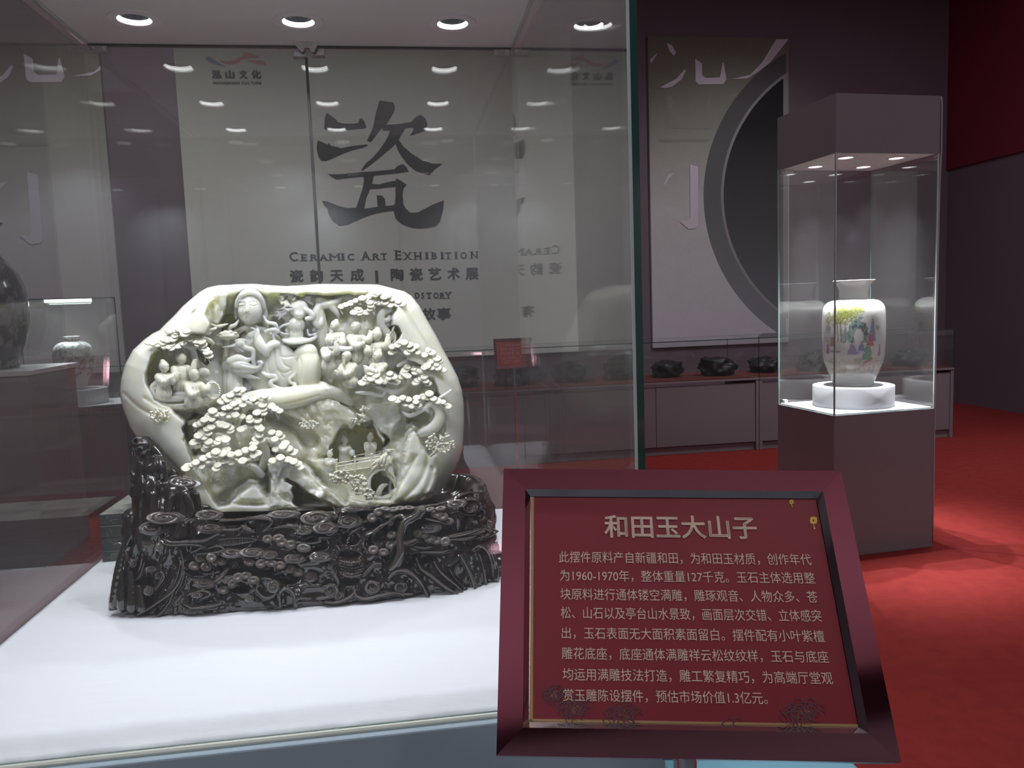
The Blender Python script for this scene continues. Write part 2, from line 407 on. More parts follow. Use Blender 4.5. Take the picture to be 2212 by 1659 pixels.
zb, zt = 0.858, 4.535
px0 = at(1405, 420, y=YP)[0]; px1 = at(1705, 420, y=YP)[0]
def plate_poster(name, label, dx, xm=None):
    r = board(name, label, 'poster', px0 + dx, (px1 if xm is None else at(xm, 420, y=YP)[0]) + dx, zb, zt, P_POSTER, 'calligraphy posters on the far wall')
    y = YP + 0.001
    def arc(R, n=60):
        cx, cyy, pts = 1875, 422, []
        for i in range(n + 1):
            a = math.pi * (0.5 + i / n)
            x, yv = cx + R * math.cos(a), cyy + R * math.sin(a)
            pts.append((x, yv))
        pts = [p for p in pts if p[0] < 1704 and p[1] < 740]
        return pts
    o = arc(355) if xm is None else []
    if o: flat('plate_print', [o], P_PLATE, r, y - 0.002, dx)
    i2 = arc(318) if xm is None else []
    if o: flat('plate_rim_print', [i2], P_RIM, r, y - 0.0035, dx)
    i3 = arc(312) if xm is None else []
    if o: flat('plate_well_print', [i3], P_WELL, r, y - 0.005, dx)
    c6 = lambda p: crop(p, 1380, 50, 2.335)
    flat('stroke_print', [c6([(283, 180), (318, 205), (318, 262), (335, 277), (408, 274), (420, 205), (427, 199), (440, 285), (425, 308), (300, 310), (285, 295)]),
                          c6([(692, 82), (753, 82), (716, 130), (660, 200), (600, 246), (545, 280), (465, 283), (560, 262), (620, 200)]),
                          c6([(140, 100), (165, 112), (187, 150), (175, 166), (152, 140)]), c6([(56, 185), (95, 150), (60, 206)]),
                          c6([(105, 325), (190, 280), (230, 233), (237, 240), (215, 285), (165, 322), (130, 329)]),
                          c6([(257, 712), (298, 725), (298, 1020), (285, 1035), (250, 1040), (205, 1000), (250, 995), (258, 980)]),
                          c6([(118, 826), (150, 760), (177, 757), (150, 785), (132, 815)])], P_LILAC, r, y - 0.0065, dx, xm)
    flat('faint_stroke_print', [c6([(135, 370), (160, 365), (190, 420), (190, 500), (330, 505), (352, 362), (362, 420), (378, 520), (360, 535), (150, 530)]),
                                c6([(98, 585), (360, 583), (352, 597), (110, 599)]), c6([(455, 362), (500, 350), (476, 388), (460, 388)])], P_FAINT, r, y - 0.0015, dx, xm)
    return r
plate_poster('wall_poster', 'tall mauve poster with pale calligraphy strokes and a dark plate, right of the jade case', 0.0)
plate_poster('wall_poster', 'narrow mauve calligraphy poster without plate, seen through the left pane of the jade case', at(-45, 420, y=YP)[0] - px0, 1405 + 226)

bx0, bx1 = at(398, 420, y=YP)[0], at(1241, 420, y=YP)[0]
ban = board('wall_banner', 'wide grey banner with large black brush character behind the jade case', 'banner', bx0, bx1, zb, zt, P_BANNER)
yb_ = YP - 0.001
c2 = lambda p: crop(p, 560, 190, 5.027)
flat('brush_character', [
    c2([(735, 268), (790, 310), (840, 345), (845, 365), (900, 385), (1000, 390), (1075, 380), (1085, 345), (1108, 325), (1140, 360), (1165, 425), (1150, 440), (1000, 455), (890, 462), (740, 465), (705, 440), (712, 320)]),
    c2([(635, 570), (690, 590), (740, 615), (760, 598), (775, 625), (840, 640), (890, 655), (1000, 632), (1175, 612), (1180, 625), (1130, 650), (1000, 680), (900, 720), (790, 770), (720, 795), (670, 790), (640, 740), (622, 660)]),
    c2([(1305, 135), (1400, 150), (1450, 155), (1475, 200), (1465, 260), (1380, 400), (1310, 460), (1260, 530), (1210, 590), (1170, 575), (1235, 430), (1262, 290)]),
    c2([(1340, 415), (1400, 400), (1520, 390), (1650, 370), (1690, 320), (1750, 290), (1805, 330), (1828, 400), (1805, 465), (1750, 485), (1635, 520), (1680, 450), (1660, 430), (1580, 440), (1480, 462), (1340, 465)]),
    c2([(1425, 455), (1590, 435), (1550, 500), (1510, 570), (1480, 610), (1400, 680), (1330, 740), (1230, 820), (1150, 880), (1110, 905), (1120, 870), (1160, 815), (1230, 760), (1300, 680), (1370, 580), (1400, 520)]),
    c2([(1475, 580), (1520, 570), (1560, 630), (1650, 710), (1760, 780), (1880, 822), (1990, 822), (1900, 890), (1845, 950), (1760, 925), (1690, 895), (1610, 830), (1550, 750), (1500, 670)]),
    c2([(740, 930), (790, 938), (900, 935), (1100, 915), (1300, 900), (1470, 882), (1500, 850), (1560, 825), (1600, 860), (1622, 910), (1500, 928), (1300, 948), (1000, 975), (840, 995), (790, 970)]),
    c2([(1130, 960), (1245, 950), (1225, 1040), (1190, 1130), (1160, 1200), (1140, 1315), (1045, 1320), (1080, 1220), (1120, 1100), (1138, 1010)]),
    c2([(1200, 1038), (1300, 1048), (1440, 1012), (1480, 1010), (1490, 980), (1540, 1010), (1600, 1050), (1570, 1085), (1555, 1150), (1565, 1270), (1470, 1300), (1480, 1180), (1480, 1075), (1400, 1080), (1280, 1095), (1200, 1100)]),
    c2([(1275, 1165), (1330, 1170), (1360, 1200), (1372, 1260), (1365, 1310), (1290, 1310), (1282, 1240)]),
    c2([(683, 1222), (760, 1240), (840, 1275), (950, 1305), (1045, 1300), (1150, 1310), (1290, 1290), (1465, 1272), (1500, 1330), (1400, 1340), (1280, 1360), (1180, 1390), (1060, 1440), (960, 1485), (870, 1500), (800, 1450), (755, 1380), (740, 1310), (705, 1280)]),
    c2([(1462, 1262), (1565, 1262), (1590, 1310), (1640, 1355), (1720, 1352), (1820, 1300), (1900, 1260), (2005, 1220), (2000, 1310), (1965, 1450), (1920, 1500), (1830, 1520), (1740, 1528), (1640, 1515), (1550, 1480), (1480, 1420), (1460, 1330)])],
    PRINT_INK, ban, yb_)
def wall_line(mb, body, u0, u1, vb, hpx, spacing=1.0, bold=0.0):
    a, b = at(u0, vb, y=YP), at(u1, vb, y=YP)
    s = (at(u0, vb - hpx, y=YP)[2] - a[2])
    lay_text(mb, body, (0, yb_ - 0.0006, 0), np.array([1.0, 0, 0]), np.array([0, 0, 1.0]), a[0], b[0], (a[2] + b[2]) / 2, s, spacing, bold)
def serif_line(mb, words, vb, hcap, hsmall):
    """small-capital serif lettering: strokes get foot and head serifs"""
    for u0, u1, body, big in words:
        wall_line(mb, body, u0, u1, vb, (hcap if big else hsmall) / 0.73, 1.0, 0.004)
        y0 = at(u0, vb, y=YP); k = (at(u1, vb, y=YP)[0] - y0[0])
        h = at(u0, vb - (hcap if big else hsmall), y=YP)[2] - y0[2]
        feet = {'E': [(0.0, 0), (0.0, 1)], 'R': [(0.02, 0), (0.9, 0)], 'A': [(0.02, 0), (0.98, 0)], 'M': [(0.04, 0), (0.96, 0), (0.04, 1), (0.96, 1)], 'I': [(0.5, 0), (0.5, 1)], 'T': [(0.5, 0)], 'X': [(0.05, 0), (0.95, 0), (0.05, 1), (0.95, 1)],
                'H': [(0.06, 0), (0.94, 0), (0.06, 1), (0.94, 1)], 'N': [(0.05, 0), (0.05, 1), (0.95, 1)], 'B': [(0.0, 0), (0.0, 1)], 'Y': [(0.5, 0), (0.05, 1), (0.95, 1)]}.get(body, [])
        for fx, fy in feet:
            x = y0[0] + k * fx; z = y0[2] + h * fy; s = 0.022
            mb.add([(x - s, yb_ - 0.0005, z - 0.004), (x + s, yb_ - 0.0005, z - 0.004), (x + s, yb_ - 0.0005, z + 0.004), (x - s, yb_ - 0.0005, z + 0.004)], [(0, 1, 2, 3)])
mb = MB()
c4 = 4.809
ser = [(127, 210, 'C', 1), (250, 305, 'E', 0), (345, 415, 'R', 0), (440, 515, 'A', 0), (540, 645, 'M', 0), (668, 690, 'I', 0), (730, 795, 'C', 0), (876, 955, 'A', 1), (992, 1058, 'R', 0), (1075, 1135, 'T', 0),
       (1226, 1282, 'E', 1), (1315, 1385, 'X', 0), (1425, 1490, 'H', 0), (1540, 1560, 'I', 0), (1603, 1652, 'B', 0), (1700, 1720, 'I', 0), (1740, 1805, 'T', 0), (1845, 1862, 'I', 0), (1900, 1965, 'O', 0), (2010, 2075, 'N', 0)]
for a, b, ch, big in ser:
    vb = 520 + (213 - (a + b) / 2 * 0.0135) / c4
    serif_line(mb, [(600 + a / c4, 600 + b / c4, ch, big)], vb, 20, 14.5); mb.build('letter', INK_SOFT, ban); mb = MB()
for a, b, ch in [(130, 265, '瓷'), (340, 470, '韵'), (550, 680, '天'), (760, 895, '成'), (1020, 1040, '|'), (1180, 1305, '陶'), (1375, 1505, '瓷'), (1570, 1695, '艺'), (1765, 1890, '术'), (1955, 2085, '展')]:
    wall_line(mb, ch, 600 + a / c4, 600 + b / c4, 520 + (415 - (a + b) / 2 * 0.0135) / c4 + 1, 28, 1.0, 0.006); mb.build('letter', INK_SOFT, ban); mb = MB()
for a, b, ch in [(1430, 1470, 'D'), (1495, 1520, 'S'), (1545, 1600, 'T'), (1620, 1670, 'O'), (1690, 1735, 'R'), (1745, 1800, 'Y')]:
    serif_line(mb, [(600 + a / c4, 600 + b / c4, ch, 0)], 520 + 600 / c4, 13, 13); mb.build('letter', INK_SOFT, ban); mb = MB()
for ch, a, b, v_ in (('故', 913, 941, 689), ('事', 945, 974, 688), ('有', 700, 728, 698)):
    wall_line(mb, ch, a, b, v_, 27, 1.0, 0.006); mb.build('letter', INK_SOFT, ban); mb = MB()
mb.build('lettering', INK_SOFT, ban) if mb.V else None
mb = MB()
lg = 13.825
for a, b, ch in [(400, 670, '泓'), (805, 1050, '山'), (1220, 1440, '文'), (1580, 1850, '化')]:
    wall_line(mb, ch, 430 + a / lg, 430 + b / lg, 90 + 1080 / lg, 19, 1.0, 0.008); mb.build('logo_letter', PRINT_INK, ban); mb = MB()
wall_line(mb, 'HONGSHAN CULTURE', 430 + 430 / lg, 430 + 1860 / lg, 90 + 1275 / lg, 8.5, 1.1, 0.002)
mb.build('logo_lettering', PRINT_INK, ban)
lc = lambda p: crop(p, 430, 90, lg)
flat('logo_blue_stroke', [lc([(200, 500), (215, 460), (270, 445), (370, 470), (450, 530), (530, 600), (700, 690), (830, 740), (720, 745), (600, 715), (430, 665), (280, 600), (215, 550)])], mat('slate blue printing ink', (0.10, 0.11, 0.16), 0.7), ban, yb_)
flat('logo_red_stroke', [lc([(580, 545), (700, 570), (850, 580), (1000, 560), (1150, 500), (1280, 430), (1350, 370), (1280, 310), (1330, 300), (1450, 335), (1580, 350), (1640, 400), (1790, 430), (1780, 495), (1640, 480), (1480, 500), (1330, 520), (1200, 600), (1080, 670), (930, 690), (800, 670), (680, 620)]),
                         lc([(1400, 570), (1600, 550), (1850, 555), (1980, 600), (2000, 660), (1930, 700), (1780, 690), (1600, 630)])], mat('dull red printing ink', (0.26, 0.10, 0.09), 0.7), ban, yb_)

# ---- wall behind the camera: a lit niche with a shop sign, mirrored in the panes
NICHE = mat('pale grey niche lining', (0.42, 0.44, 0.48), 0.7)
nz0, nz1 = 0.9, 2.75
nr = root('wall_showcase', (0.5, YF, 0), 'long lit wall showcase with grey lining opposite the banner', 'showcase')
mb = MB(); mb.box(-6.2, 6.6, YF, YF + 0.9, 0.0, nz0); mb.build('base_cabinet', PLUM, nr)
MB().box(-6.2, 6.6, YF, YF + 0.9, nz1, 4.3).build('fascia', mat('charcoal fascia board', (0.05, 0.045, 0.05), 0.7), nr)
for i in range(8):
    x0 = -6.2 + i * 1.6
    MB().box(x0 + 0.004, x0 + 1.596, YF + 0.002, YF + 0.03, nz0, nz1).build('back_panel', NICHE, nr)
for i in range(9):
    x0 = -6.2 + i * 1.6
    MB().box(x0 - 0.012, x0 + 0.012, YF + 0.03, YF + 0.9, nz0, nz1).build('divider', PLUM, nr)
NEON = mat('white lit channel letter', (1, 1, 1), 0.5, emit=(0.95, 0.98, 1.0), estr=9.0)
mb = MB(); lay_text(mb, '泓山文化', (0, YF + 0.91, 0), np.array([-1.0, 0, 0]), np.array([0, 0, 1.0]), -4.6, -2.6, 3.1, 0.46, 1.1)
mb.build('lit_lettering', NEON, nr)
for i in range(16):
    x = -5.8 + i * 0.8
    MB().lathe([(0.0, -0.002), (0.034, -0.002), (0.05, -0.006), (0.05, 0.0)], (x, YF + 0.22, nz1), 16).build('downlight', [LED][0], nr)
    if i % 2 == 0:
        lamp('SPOT', 'niche_spot', (x + 0.4, YF + 0.34, nz1 - 0.012), 38, COOL, (x + 0.4, YF + 0.18, nz0), 0.06, 140, 1.0)
# ------------------------------------------------------------------ glass panes and downlights
def pane(name, x0, x1, y0, y1, z0, z1, parent, gm=None, edge=None, ends=(2, 3, 4, 5, 0, 1)):
    mb = MB().box(x0, x1, y0, y1, z0, z1)
    d = (x1 - x0, y1 - y0, z1 - z0); k = d.index(min(d))
    big = {0: (3, 5), 1: (2, 4), 2: (0, 1)}[k]
    return mesh_obj(name, mb.V, mb.F, [gm or G_PANE, edge or G_EDGE], parent, idx=[0 if (i in big or i not in ends) else 1 for i in range(6)])

def holed_plate(mb, x0, x1, y0, y1, z, holes, r):
    """rectangular soffit skin facing down, with round openings on a regular grid of tiles"""
    nx, ny = len(holes[0]), len(holes[1])
    ex = [x0] + [(holes[0][i] + holes[0][i + 1]) / 2 for i in range(nx - 1)] + [x1]
    ey = [y0] + [(holes[1][i] + holes[1][i + 1]) / 2 for i in range(ny - 1)] + [y1]
    n = 40
    for i, cx in enumerate(holes[0]):
        for j, cyy in enumerate(holes[1]):
            V = []
            for q in range(n):
                a = 2 * math.pi * (q + 0.5) / n; c, s = math.cos(a), math.sin(a)
                V.append((cx + r * c, cyy + r * s, z))
            for q in range(n):
                a = 2 * math.pi * (q + 0.5) / n; c, s = math.cos(a), math.sin(a)
                t = min(((ex[i + 1] - cx) / c) if c > 1e-9 else 9e9, ((ex[i] - cx) / c) if c < -1e-9 else 9e9, ((ey[j + 1] - cyy) / s) if s > 1e-9 else 9e9, ((ey[j] - cyy) / s) if s < -1e-9 else 9e9)
                V.append((cx + t * c, cyy + t * s, z))
            base = len(mb.V)
            mb.add(V, [(q, n + q, n + (q + 1) % n, (q + 1) % n) for q in range(n)])
            for gx in (0, 1):
                for gy in (0, 1):
                    X, Y = ex[i + gx], ey[j + gy]
                    a = math.atan2(Y - cyy, X - cx) % (2 * math.pi)
                    q = int(math.floor(a / (2 * math.pi / n) - 0.5)) % n
                    k = len(mb.V); mb.V.append((X, Y, z)); mb.F.append((base + n + q, k, base + n + (q + 1) % n))
    return mb

DL = {}
def downlight(x, y, z, parent, s=1.0, watts=None, angle=112, blend=0.9, aim=None):
    """trim > lit ring, reflector, lamp core"""
    key = round(s, 3)
    if key not in DL:
        a = MB().lathe([(0.039 * s, 0.003), (0.039 * s, -0.003), (0.042 * s, -0.0045), (0.060 * s, -0.003), (0.061 * s, 0.0)], n=40).build('downlight', TRIM, None, angle=50)
        b = MB().lathe([(0.039 * s, 0.001), (0.0365 * s, 0.002), (0.0345 * s, 0.0075)], n=40).build('lamp_ring', GLOW, None, True)
        c = MB().lathe([(0.0345 * s, 0.0075), (0.029 * s, 0.018), (0.021 * s, 0.026), (0.012 * s, 0.032)], n=28).build('reflector', REFL, None)
        d = MB().disc((0, 0), 0.012 * s, 0.032, 20, False).build('lamp_core', LED, None)
        DL[key] = [o.data for o in (a, b, c, d)]
        for o in (a, b, c, d): bpy.data.objects.remove(o)
    me = DL[key]
    t = bpy.data.objects.new('downlight', me[0]); COL.objects.link(t); adopt(t, parent); t.location = (x, y, z)
    for nm, k in (('lamp_ring', 1), ('reflector', 2), ('lamp_core', 3)):
        o = bpy.data.objects.new(nm, me[k]); COL.objects.link(o); o.parent = t
    if watts:
        l = lamp('SPOT', 'downlight_beam', (x, y, z + 0.030), watts, COOL, aim, 0.008 * s, angle, blend)
        return t, l
    return t, None

# ------------------------------------------------------------------ the main case
CX0, CX1, CY0, CY1 = -0.6013, 0.5188, -1.1232, 0.0
CZ, ZB, ZT = 2.1682, 0.8275, 0.8494
TH = 0.012
case = root('display_case', ((CX0 + CX1) / 2, (CY0 + CY1) / 2, 0), 'large glass display case with downlit canopy holding the jade boulder', 'display case')
MB().bbox(CX0 - 0.03, CX1 + 0.03, CY0 - 0.02, CY1 + 0.03, 0.0, ZB, 0.003).build('plinth', SLATE, case)
mb = MB()
z2 = 2.62
mb.add([(CX0 - 0.03, CY0 - 0.02, CZ), (CX1 + 0.03, CY0 - 0.02, CZ), (CX1 + 0.03, CY1 + 0.03, CZ), (CX0 - 0.03, CY1 + 0.03, CZ), (CX0 - 0.03, CY0 - 0.02, z2), (CX1 + 0.03, CY0 - 0.02, z2), (CX1 + 0.03, CY1 + 0.03, z2), (CX0 - 0.03, CY1 + 0.03, z2)],
       [(4, 5, 6, 7), (0, 1, 5, 4), (1, 2, 6, 5), (2, 3, 7, 6), (3, 0, 4, 7)])
mb.build('canopy', PLUM, case)
LX = [-0.4259, -0.0412, 0.3414]; LY = [-0.986, -0.586, -0.186]
MB_s = holed_plate(MB(), CX0 - 0.03, CX1 + 0.03, CY0 - 0.02, CY1 + 0.03, CZ, (LX, LY), 0.0395)
MB_s.build('soffit', SOFFIT, case)
MAIN_W = 14.5
for x in LX:
    for y in LY:
        front = y < -0.9
        downlight(x, y, CZ, case, 1.0, MAIN_W * (1.5 if front else (0.85 if abs(x + 0.04) < 0.1 else 1.1)), aim=(x * 0.8, -0.66, 1.1) if front else ((x, -0.62, 1.2) if y < -0.5 else None))
pane('front_pane', CX0, CX1, CY0, CY0 + TH, ZB + 0.001, CZ - 0.001, case, G_FRONT, ends=(0, 1))
pane('side_pane', CX1, CX1 + TH, CY0, CY1, ZB + 0.001, CZ - 0.001, case, G_SIDE, ends=(2,))
pane('side_pane', CX0 - TH, CX0, CY0, CY1, ZB + 0.001, CZ - 0.001, case, G_SIDE, ends=(2,))
xm = at(672, 300, y=CY1)[0]
pane('door_pane', CX0 + 0.001, xm - 0.004, CY1, CY1 + 0.01, ZB + 0.003, CZ - 0.004, case, G_DOOR, ends=())
pane('door_pane', xm + 0.004, CX1 - 0.001, CY1, CY1 + 0.01, ZB + 0.003, CZ - 0.004, case, G_DOOR, ends=())
SEAM = mat('clear sealant seam', (0.55, 0.60, 0.60), 0.2, spec=0.6)
MB().box(CX1 - 0.004, CX1 + 0.0005, CY0 - 0.0006, CY0 + 0.001, ZB, CZ).build('corner_seam', SEAM, case)
CREAM = mat('cream lit glass edge', (0.62, 0.64, 0.56), 0.35)  # cream colour paints the pane's bottom edge as lit from inside
mb = MB(); mb.tube([(CX0, CY0 - 0.004, ZB + 0.003), (CX1 + TH, CY0 - 0.004, ZB + 0.003)], 0.0045, 8); mb.build('glass_edge_bead', CREAM, case)
mb = MB(); mb.tube([(CX0 + 0.002, CY1 - 0.02, CZ - 0.003), (CX0 + 0.002, CY0 + 0.02, CZ - 0.003)], 0.004, 6); mb.build('glass_edge_bead', SEAM, case)
mb = MB(); mb.tube([(CX1 - 0.002, CY1 - 0.02, CZ - 0.003), (CX1 - 0.002, CY0 + 0.02, CZ - 0.003)], 0.004, 6); mb.build('glass_edge_bead', SEAM, case)
MB().box(CX0, CX1, CY1 - 0.002, CY1 + 0.012, CZ - 0.0045, CZ - 0.0005).build('head_gasket', DARKP, case)
# pivot clips at the two back corners, double latch in the middle
for xa, xb in ((CX0 + 0.006, CX0 + 0.050), (CX1 - 0.050, CX1 - 0.006)):
    c = MB().bbox(xa, xb, -0.008, 0.014, CZ - 0.022, CZ - 0.007, 0.0015).build('pivot_clip', STEEL, case)
    for xx in (xa + 0.008, xb - 0.008):
        MB().lathe([(0.0, 0.0), (0.0042, 0.0), (0.0045, 0.0015), (0.0, 0.002)], n=16).build('screw', CHROME, c).matrix_world = Matrix.Translation((xx, -0.008, CZ - 0.0145)) @ Matrix.Rotation(math.pi / 2, 4, 'X')
lat = MB()
def prismy(mb, poly, y0, y1):
    n = len(poly); mb.add([(x, y0, z) for x, z in poly] + [(x, y1, z) for x, z in poly], [tuple(range(n)), tuple(reversed(range(n, 2 * n)))] + [(i, i + n, (i + 1) % n + n, (i + 1) % n) for i in range(n)]); return mb
lxz = lambda pts: [(at(580 + x / 12.29, 60 + y / 12.29, y=-0.03)[0], at(580 + x / 12.29, 60 + y / 12.29, y=-0.03)[2]) for x, y in pts]
prismy(lat, lxz([(640, 315), (1290, 315), (1315, 420), (1215, 620), (1170, 640), (1090, 560), (1075, 520), (950, 520), (935, 600), (880, 625), (850, 600), (670, 410)]), -0.034, -0.024)
lt = lat.build('door_latch', PLASTIC, case)
for cx_ in (830, 1110):
    (xx, zz), = lxz([(cx_, 420)])
    MB().lathe([(0.0, 0.004), (0.0052, 0.004), (0.0058, 0.002), (0.0058, 0.0)], n=18).build('latch_button', WHITE, lt).matrix_world = Matrix.Translation((xx, -0.034, zz)) @ Matrix.Rotation(math.pi / 2, 4, 'X')
for a_, b_ in (((600, 500), (985, 700)), ((1100, 480), (1475, 670))):
    (xa, za), (xb, zb_) = lxz([a_, b_])
    MB().bbox(xa, xb, -0.010, 0.016, zb_, za, 0.001).build('strike_plate', STEEL, case)
MB().bbox(xm - 0.0035, xm + 0.0035, 0.001, 0.009, ZB + 0.004, CZ - 0.03, 0.001).build('door_seal', mat('grey rubber seal', (0.05, 0.05, 0.05), 0.6), case)

# cloth-covered pad with a sloped front and right border
def pad_geo(n=60):
    V = []; Fc = []
    xs = np.linspace(CX0 + 0.002, CX1 - 0.002, n); ys = np.linspace(CY0 + TH + 0.001, CY1 - 0.002, n)
    X, Y = np.meshgrid(xs, ys, indexing='ij')
    d = np.minimum(np.minimum((Y - ys[0]) / 0.034, (xs[-1] - X) / 0.030), 1.0)
    Z = ZB + 0.001 + (ZT - ZB - 0.001) * np.clip(d, 0, 1) + 0.0009 * fbm(X * 7, Y * 22, 0.3) * (d > 0.5) + 0.0012 * fbm(X * 45, Y * 10, 2.0) * (d < 0.9) * (d > 0.05)
    V = np.stack([X, Y, Z], -1).reshape(-1, 3)
    I = np.arange(n * n).reshape(n, n)
    Fc = np.stack([I[:-1, :-1], I[1:, :-1], I[1:, 1:], I[:-1, 1:]], -1).reshape(-1, 4)
    b = len(V); ring = list(I[:, 0]) + list(I[-1, 1:]) + list(I[-2::-1, -1]) + list(I[0, -2:0:-1])
    Vb = V[ring].copy(); Vb[:, 2] = ZB + 0.0006
    F2 = [tuple(int(i) for i in f) for f in Fc]; m_ = len(ring)
    F2 += [(int(ring[i]), b + i, b + (i + 1) % m_, int(ring[(i + 1) % m_])) for i in range(m_)]
    return np.vstack([V, Vb]), F2
Vp, Fp = pad_geo(150)
pad = mesh_obj('cloth_pad', list(map(tuple, Vp)), Fp, CLOTH, None, True)
tag(pad, 'white cloth-covered display pad filling the floor of the large case', 'display pad')

# ------------------------------------------------------------------ vase cases
NEARC, RIGHTC = np.array([2.457, 1.628]), np.array([3.089, 1.684])
VW = 0.6345; VD = 0.545; VROT = math.atan2(RIGHTC[1] - NEARC[1], RIGHTC[0] - NEARC[0])
ve = np.array([math.cos(VROT), math.sin(VROT)]); vl = np.array([-ve[1], ve[0]])
VC = NEARC + ve * VW / 2 + vl * VD / 2
BZ, SZ, TZ = 0.79, 2.178, 2.478
def vase_case(name, label, loc, rotz, watts):
    r = root(name, (loc[0], loc[1], 0), label, 'display case', 'tall glass vase cases', rotz); r['_local'] = True
    a, b = VW / 2, VD / 2
    MB().bbox(-a, a, -b, b, 0.0, BZ, 0.002).build('plinth', PLUM, r)
    MB().bbox(-a + 0.012, a - 0.012, -b + 0.012, b - 0.012, BZ + 0.0005, BZ + 0.010, 0.002).build('white_floor', WHITE, r)
    mb = MB(); mb.add([(-a, -b, SZ), (a, -b, SZ), (a, b, SZ), (-a, b, SZ), (-a, -b, TZ), (a, -b, TZ), (a, b, TZ), (-a, b, TZ)], [(4, 5, 6, 7), (0, 1, 5, 4), (1, 2, 6, 5), (2, 3, 7, 6), (3, 0, 4, 7)])
    mb.build('canopy', PLUM, r)
    hx, hy = [-a * 0.5, a * 0.5], [-b * 0.5, b * 0.5]
    holed_plate(MB(), -a, a, -b, b, SZ, (hx, hy), 0.0395).build('soffit', SOFFIT, r)
    for x in hx:
        for y in hy:
            t, l = downlight(x, y, SZ, r, 1.0, watts, 66, 0.9)
            if l:
                c, s = math.cos(rotz), math.sin(rotz)
                l.location = (loc[0] + x * c - y * s, loc[1] + x * s + y * c, SZ + 0.030)
                l.rotation_euler = (Vector((loc[0], loc[1], 1.06)) - l.location).to_track_quat('-Z', 'Y').to_euler()
    th = 0.008
    ge = mat('bright glass edge', (0.30, 0.42, 0.40), 0.15, spec=0.8)
    pane('glass_pane', -a, a, -b, -b + th, BZ + 0.001, SZ - 0.001, r, G_PANE, ge)
    pane('glass_pane', -a, a, b - th, b, BZ + 0.001, SZ - 0.001, r, G_DOOR, ge)
    pane('glass_pane', -a, -a + th, -b + th, b - th, BZ + 0.001, SZ - 0.001, r, None, ge)
    pane('glass_pane', a - th, a, -b + th, b - th, BZ + 0.001, SZ - 0.001, r, G_DOOR, ge)
    for sx in (-1, 1):
        MB().bbox(sx * (a - 0.004) - 0.003, sx * (a - 0.004) + 0.003, -b - 0.0008, -b + 0.006, BZ, SZ, 0.001).build('corner_bead', mat('pale corner bead', (0.62, 0.70, 0.70), 0.2, spec=0.7), r)
    MB().bbox(-a + 0.02, -a + 0.075, b - 0.05, b - 0.012, SZ - 0.022, SZ - 0.001, 0.003).build('door_latch', PLASTIC, r)
    MB().bbox(-a + 0.02, -a + 0.045, b - 0.04, b - 0.014, BZ + 0.010, BZ + 0.032, 0.004).build('door_stop', PLASTIC, r)
    return r
vc = vase_case('vase_case', 'tall plum display case with lit canopy and painted white vase, right of the jade case', VC, VROT, 210.0)
MB().tube([(VW / 2 + 0.004, -VD / 2, TZ - 0.003), (VW / 2 + 0.010, -VD / 2, TZ - 0.04), (VW / 2 + 0.012, -VD / 2, 2.2), (VW / 2 + 0.004, -VD / 2, 2.0), (VW / 2 + 0.002, -VD / 2, 1.2), (VW / 2 + 0.004, -VD / 2, 0.3), (VW / 2 + 0.002, -VD / 2, 0.02)], 0.004, 6).build('edge_cable', mat('grey cable', (0.45, 0.43, 0.45), 0.5), vc, True)
LC = at(168, 872, z=BZ + 0.01)[:2]
def short_case(label, loc, rotz):
    r = root('glass_box_case', (loc[0], loc[1], 0), label, 'display case', None, rotz); r['_local'] = True
    a, b, top = VW / 2, VD / 2, at(150, 648, y=loc[1])[2]
    MB().bbox(-a, a, -b, b, 0.0, BZ, 0.002).build('plinth', PLUM, r)
    MB().bbox(-a + 0.012, a - 0.012, -b + 0.012, b - 0.012, BZ + 0.0005, BZ + 0.010, 0.002).build('white_floor', WHITE, r)
    th = 0.008
    for x0, x1, y0, y1 in ((-a, a, -b, -b + th), (-a, a, b - th, b), (-a, -a + th, -b + th, b - th), (a - th, a, -b + th, b - th)):
        pane('glass_pane', x0, x1, y0, y1, BZ + 0.001, top, r)
    pane('glass_lid', -a, a, -b, b, top + 0.0005, top + 0.008, r)
    MB().bbox(-0.16, 0.16, -0.02, 0.02, top - 0.016, top - 0.0005, 0.003).build('light_bar', mat('lit lamp bar', (1, 1, 1), 0.4, emit=(0.95, 1.0, 0.97), estr=6.0), r)
    l = lamp('AREA', 'case_light', (loc[0], loc[1], top - 0.02), 9, COOL, None, sx=0.3, sy=0.04); l.rotation_euler[2] = rotz
    return r
vc2 = short_case('small glass box case with grey-landscape vase, seen through the left pane of the jade case', LC, 0.35)

def depth(Pt): return float((np.asarray(Pt) - EYE) @ FWD)
KV = depth((VC[0], VC[1], 1.0)) / F
def round_plinth(xy, rot, label):
    r, h = 82 * KV, 0.118
    mb = MB().lathe([(0.0, 0.0), (r - 0.002, 0.0), (r, 0.002), (r, h - 0.003), (r - 0.001, h - 0.001), (r - 0.003, h), (0.0, h)], (xy[0], xy[1], BZ + 0.0105), 72)
    o = mb.build('round_plinth', WHITE, None, angle=30)
    tag(o, label, 'plinth', 'round white plinths')
    return BZ + 0.0105 + h
vz = round_plinth(VC, 0, 'low round white plinth under the painted white vase')
vz2 = round_plinth(LC, 0, 'low round white plinth in the vase case seen through the left pane')

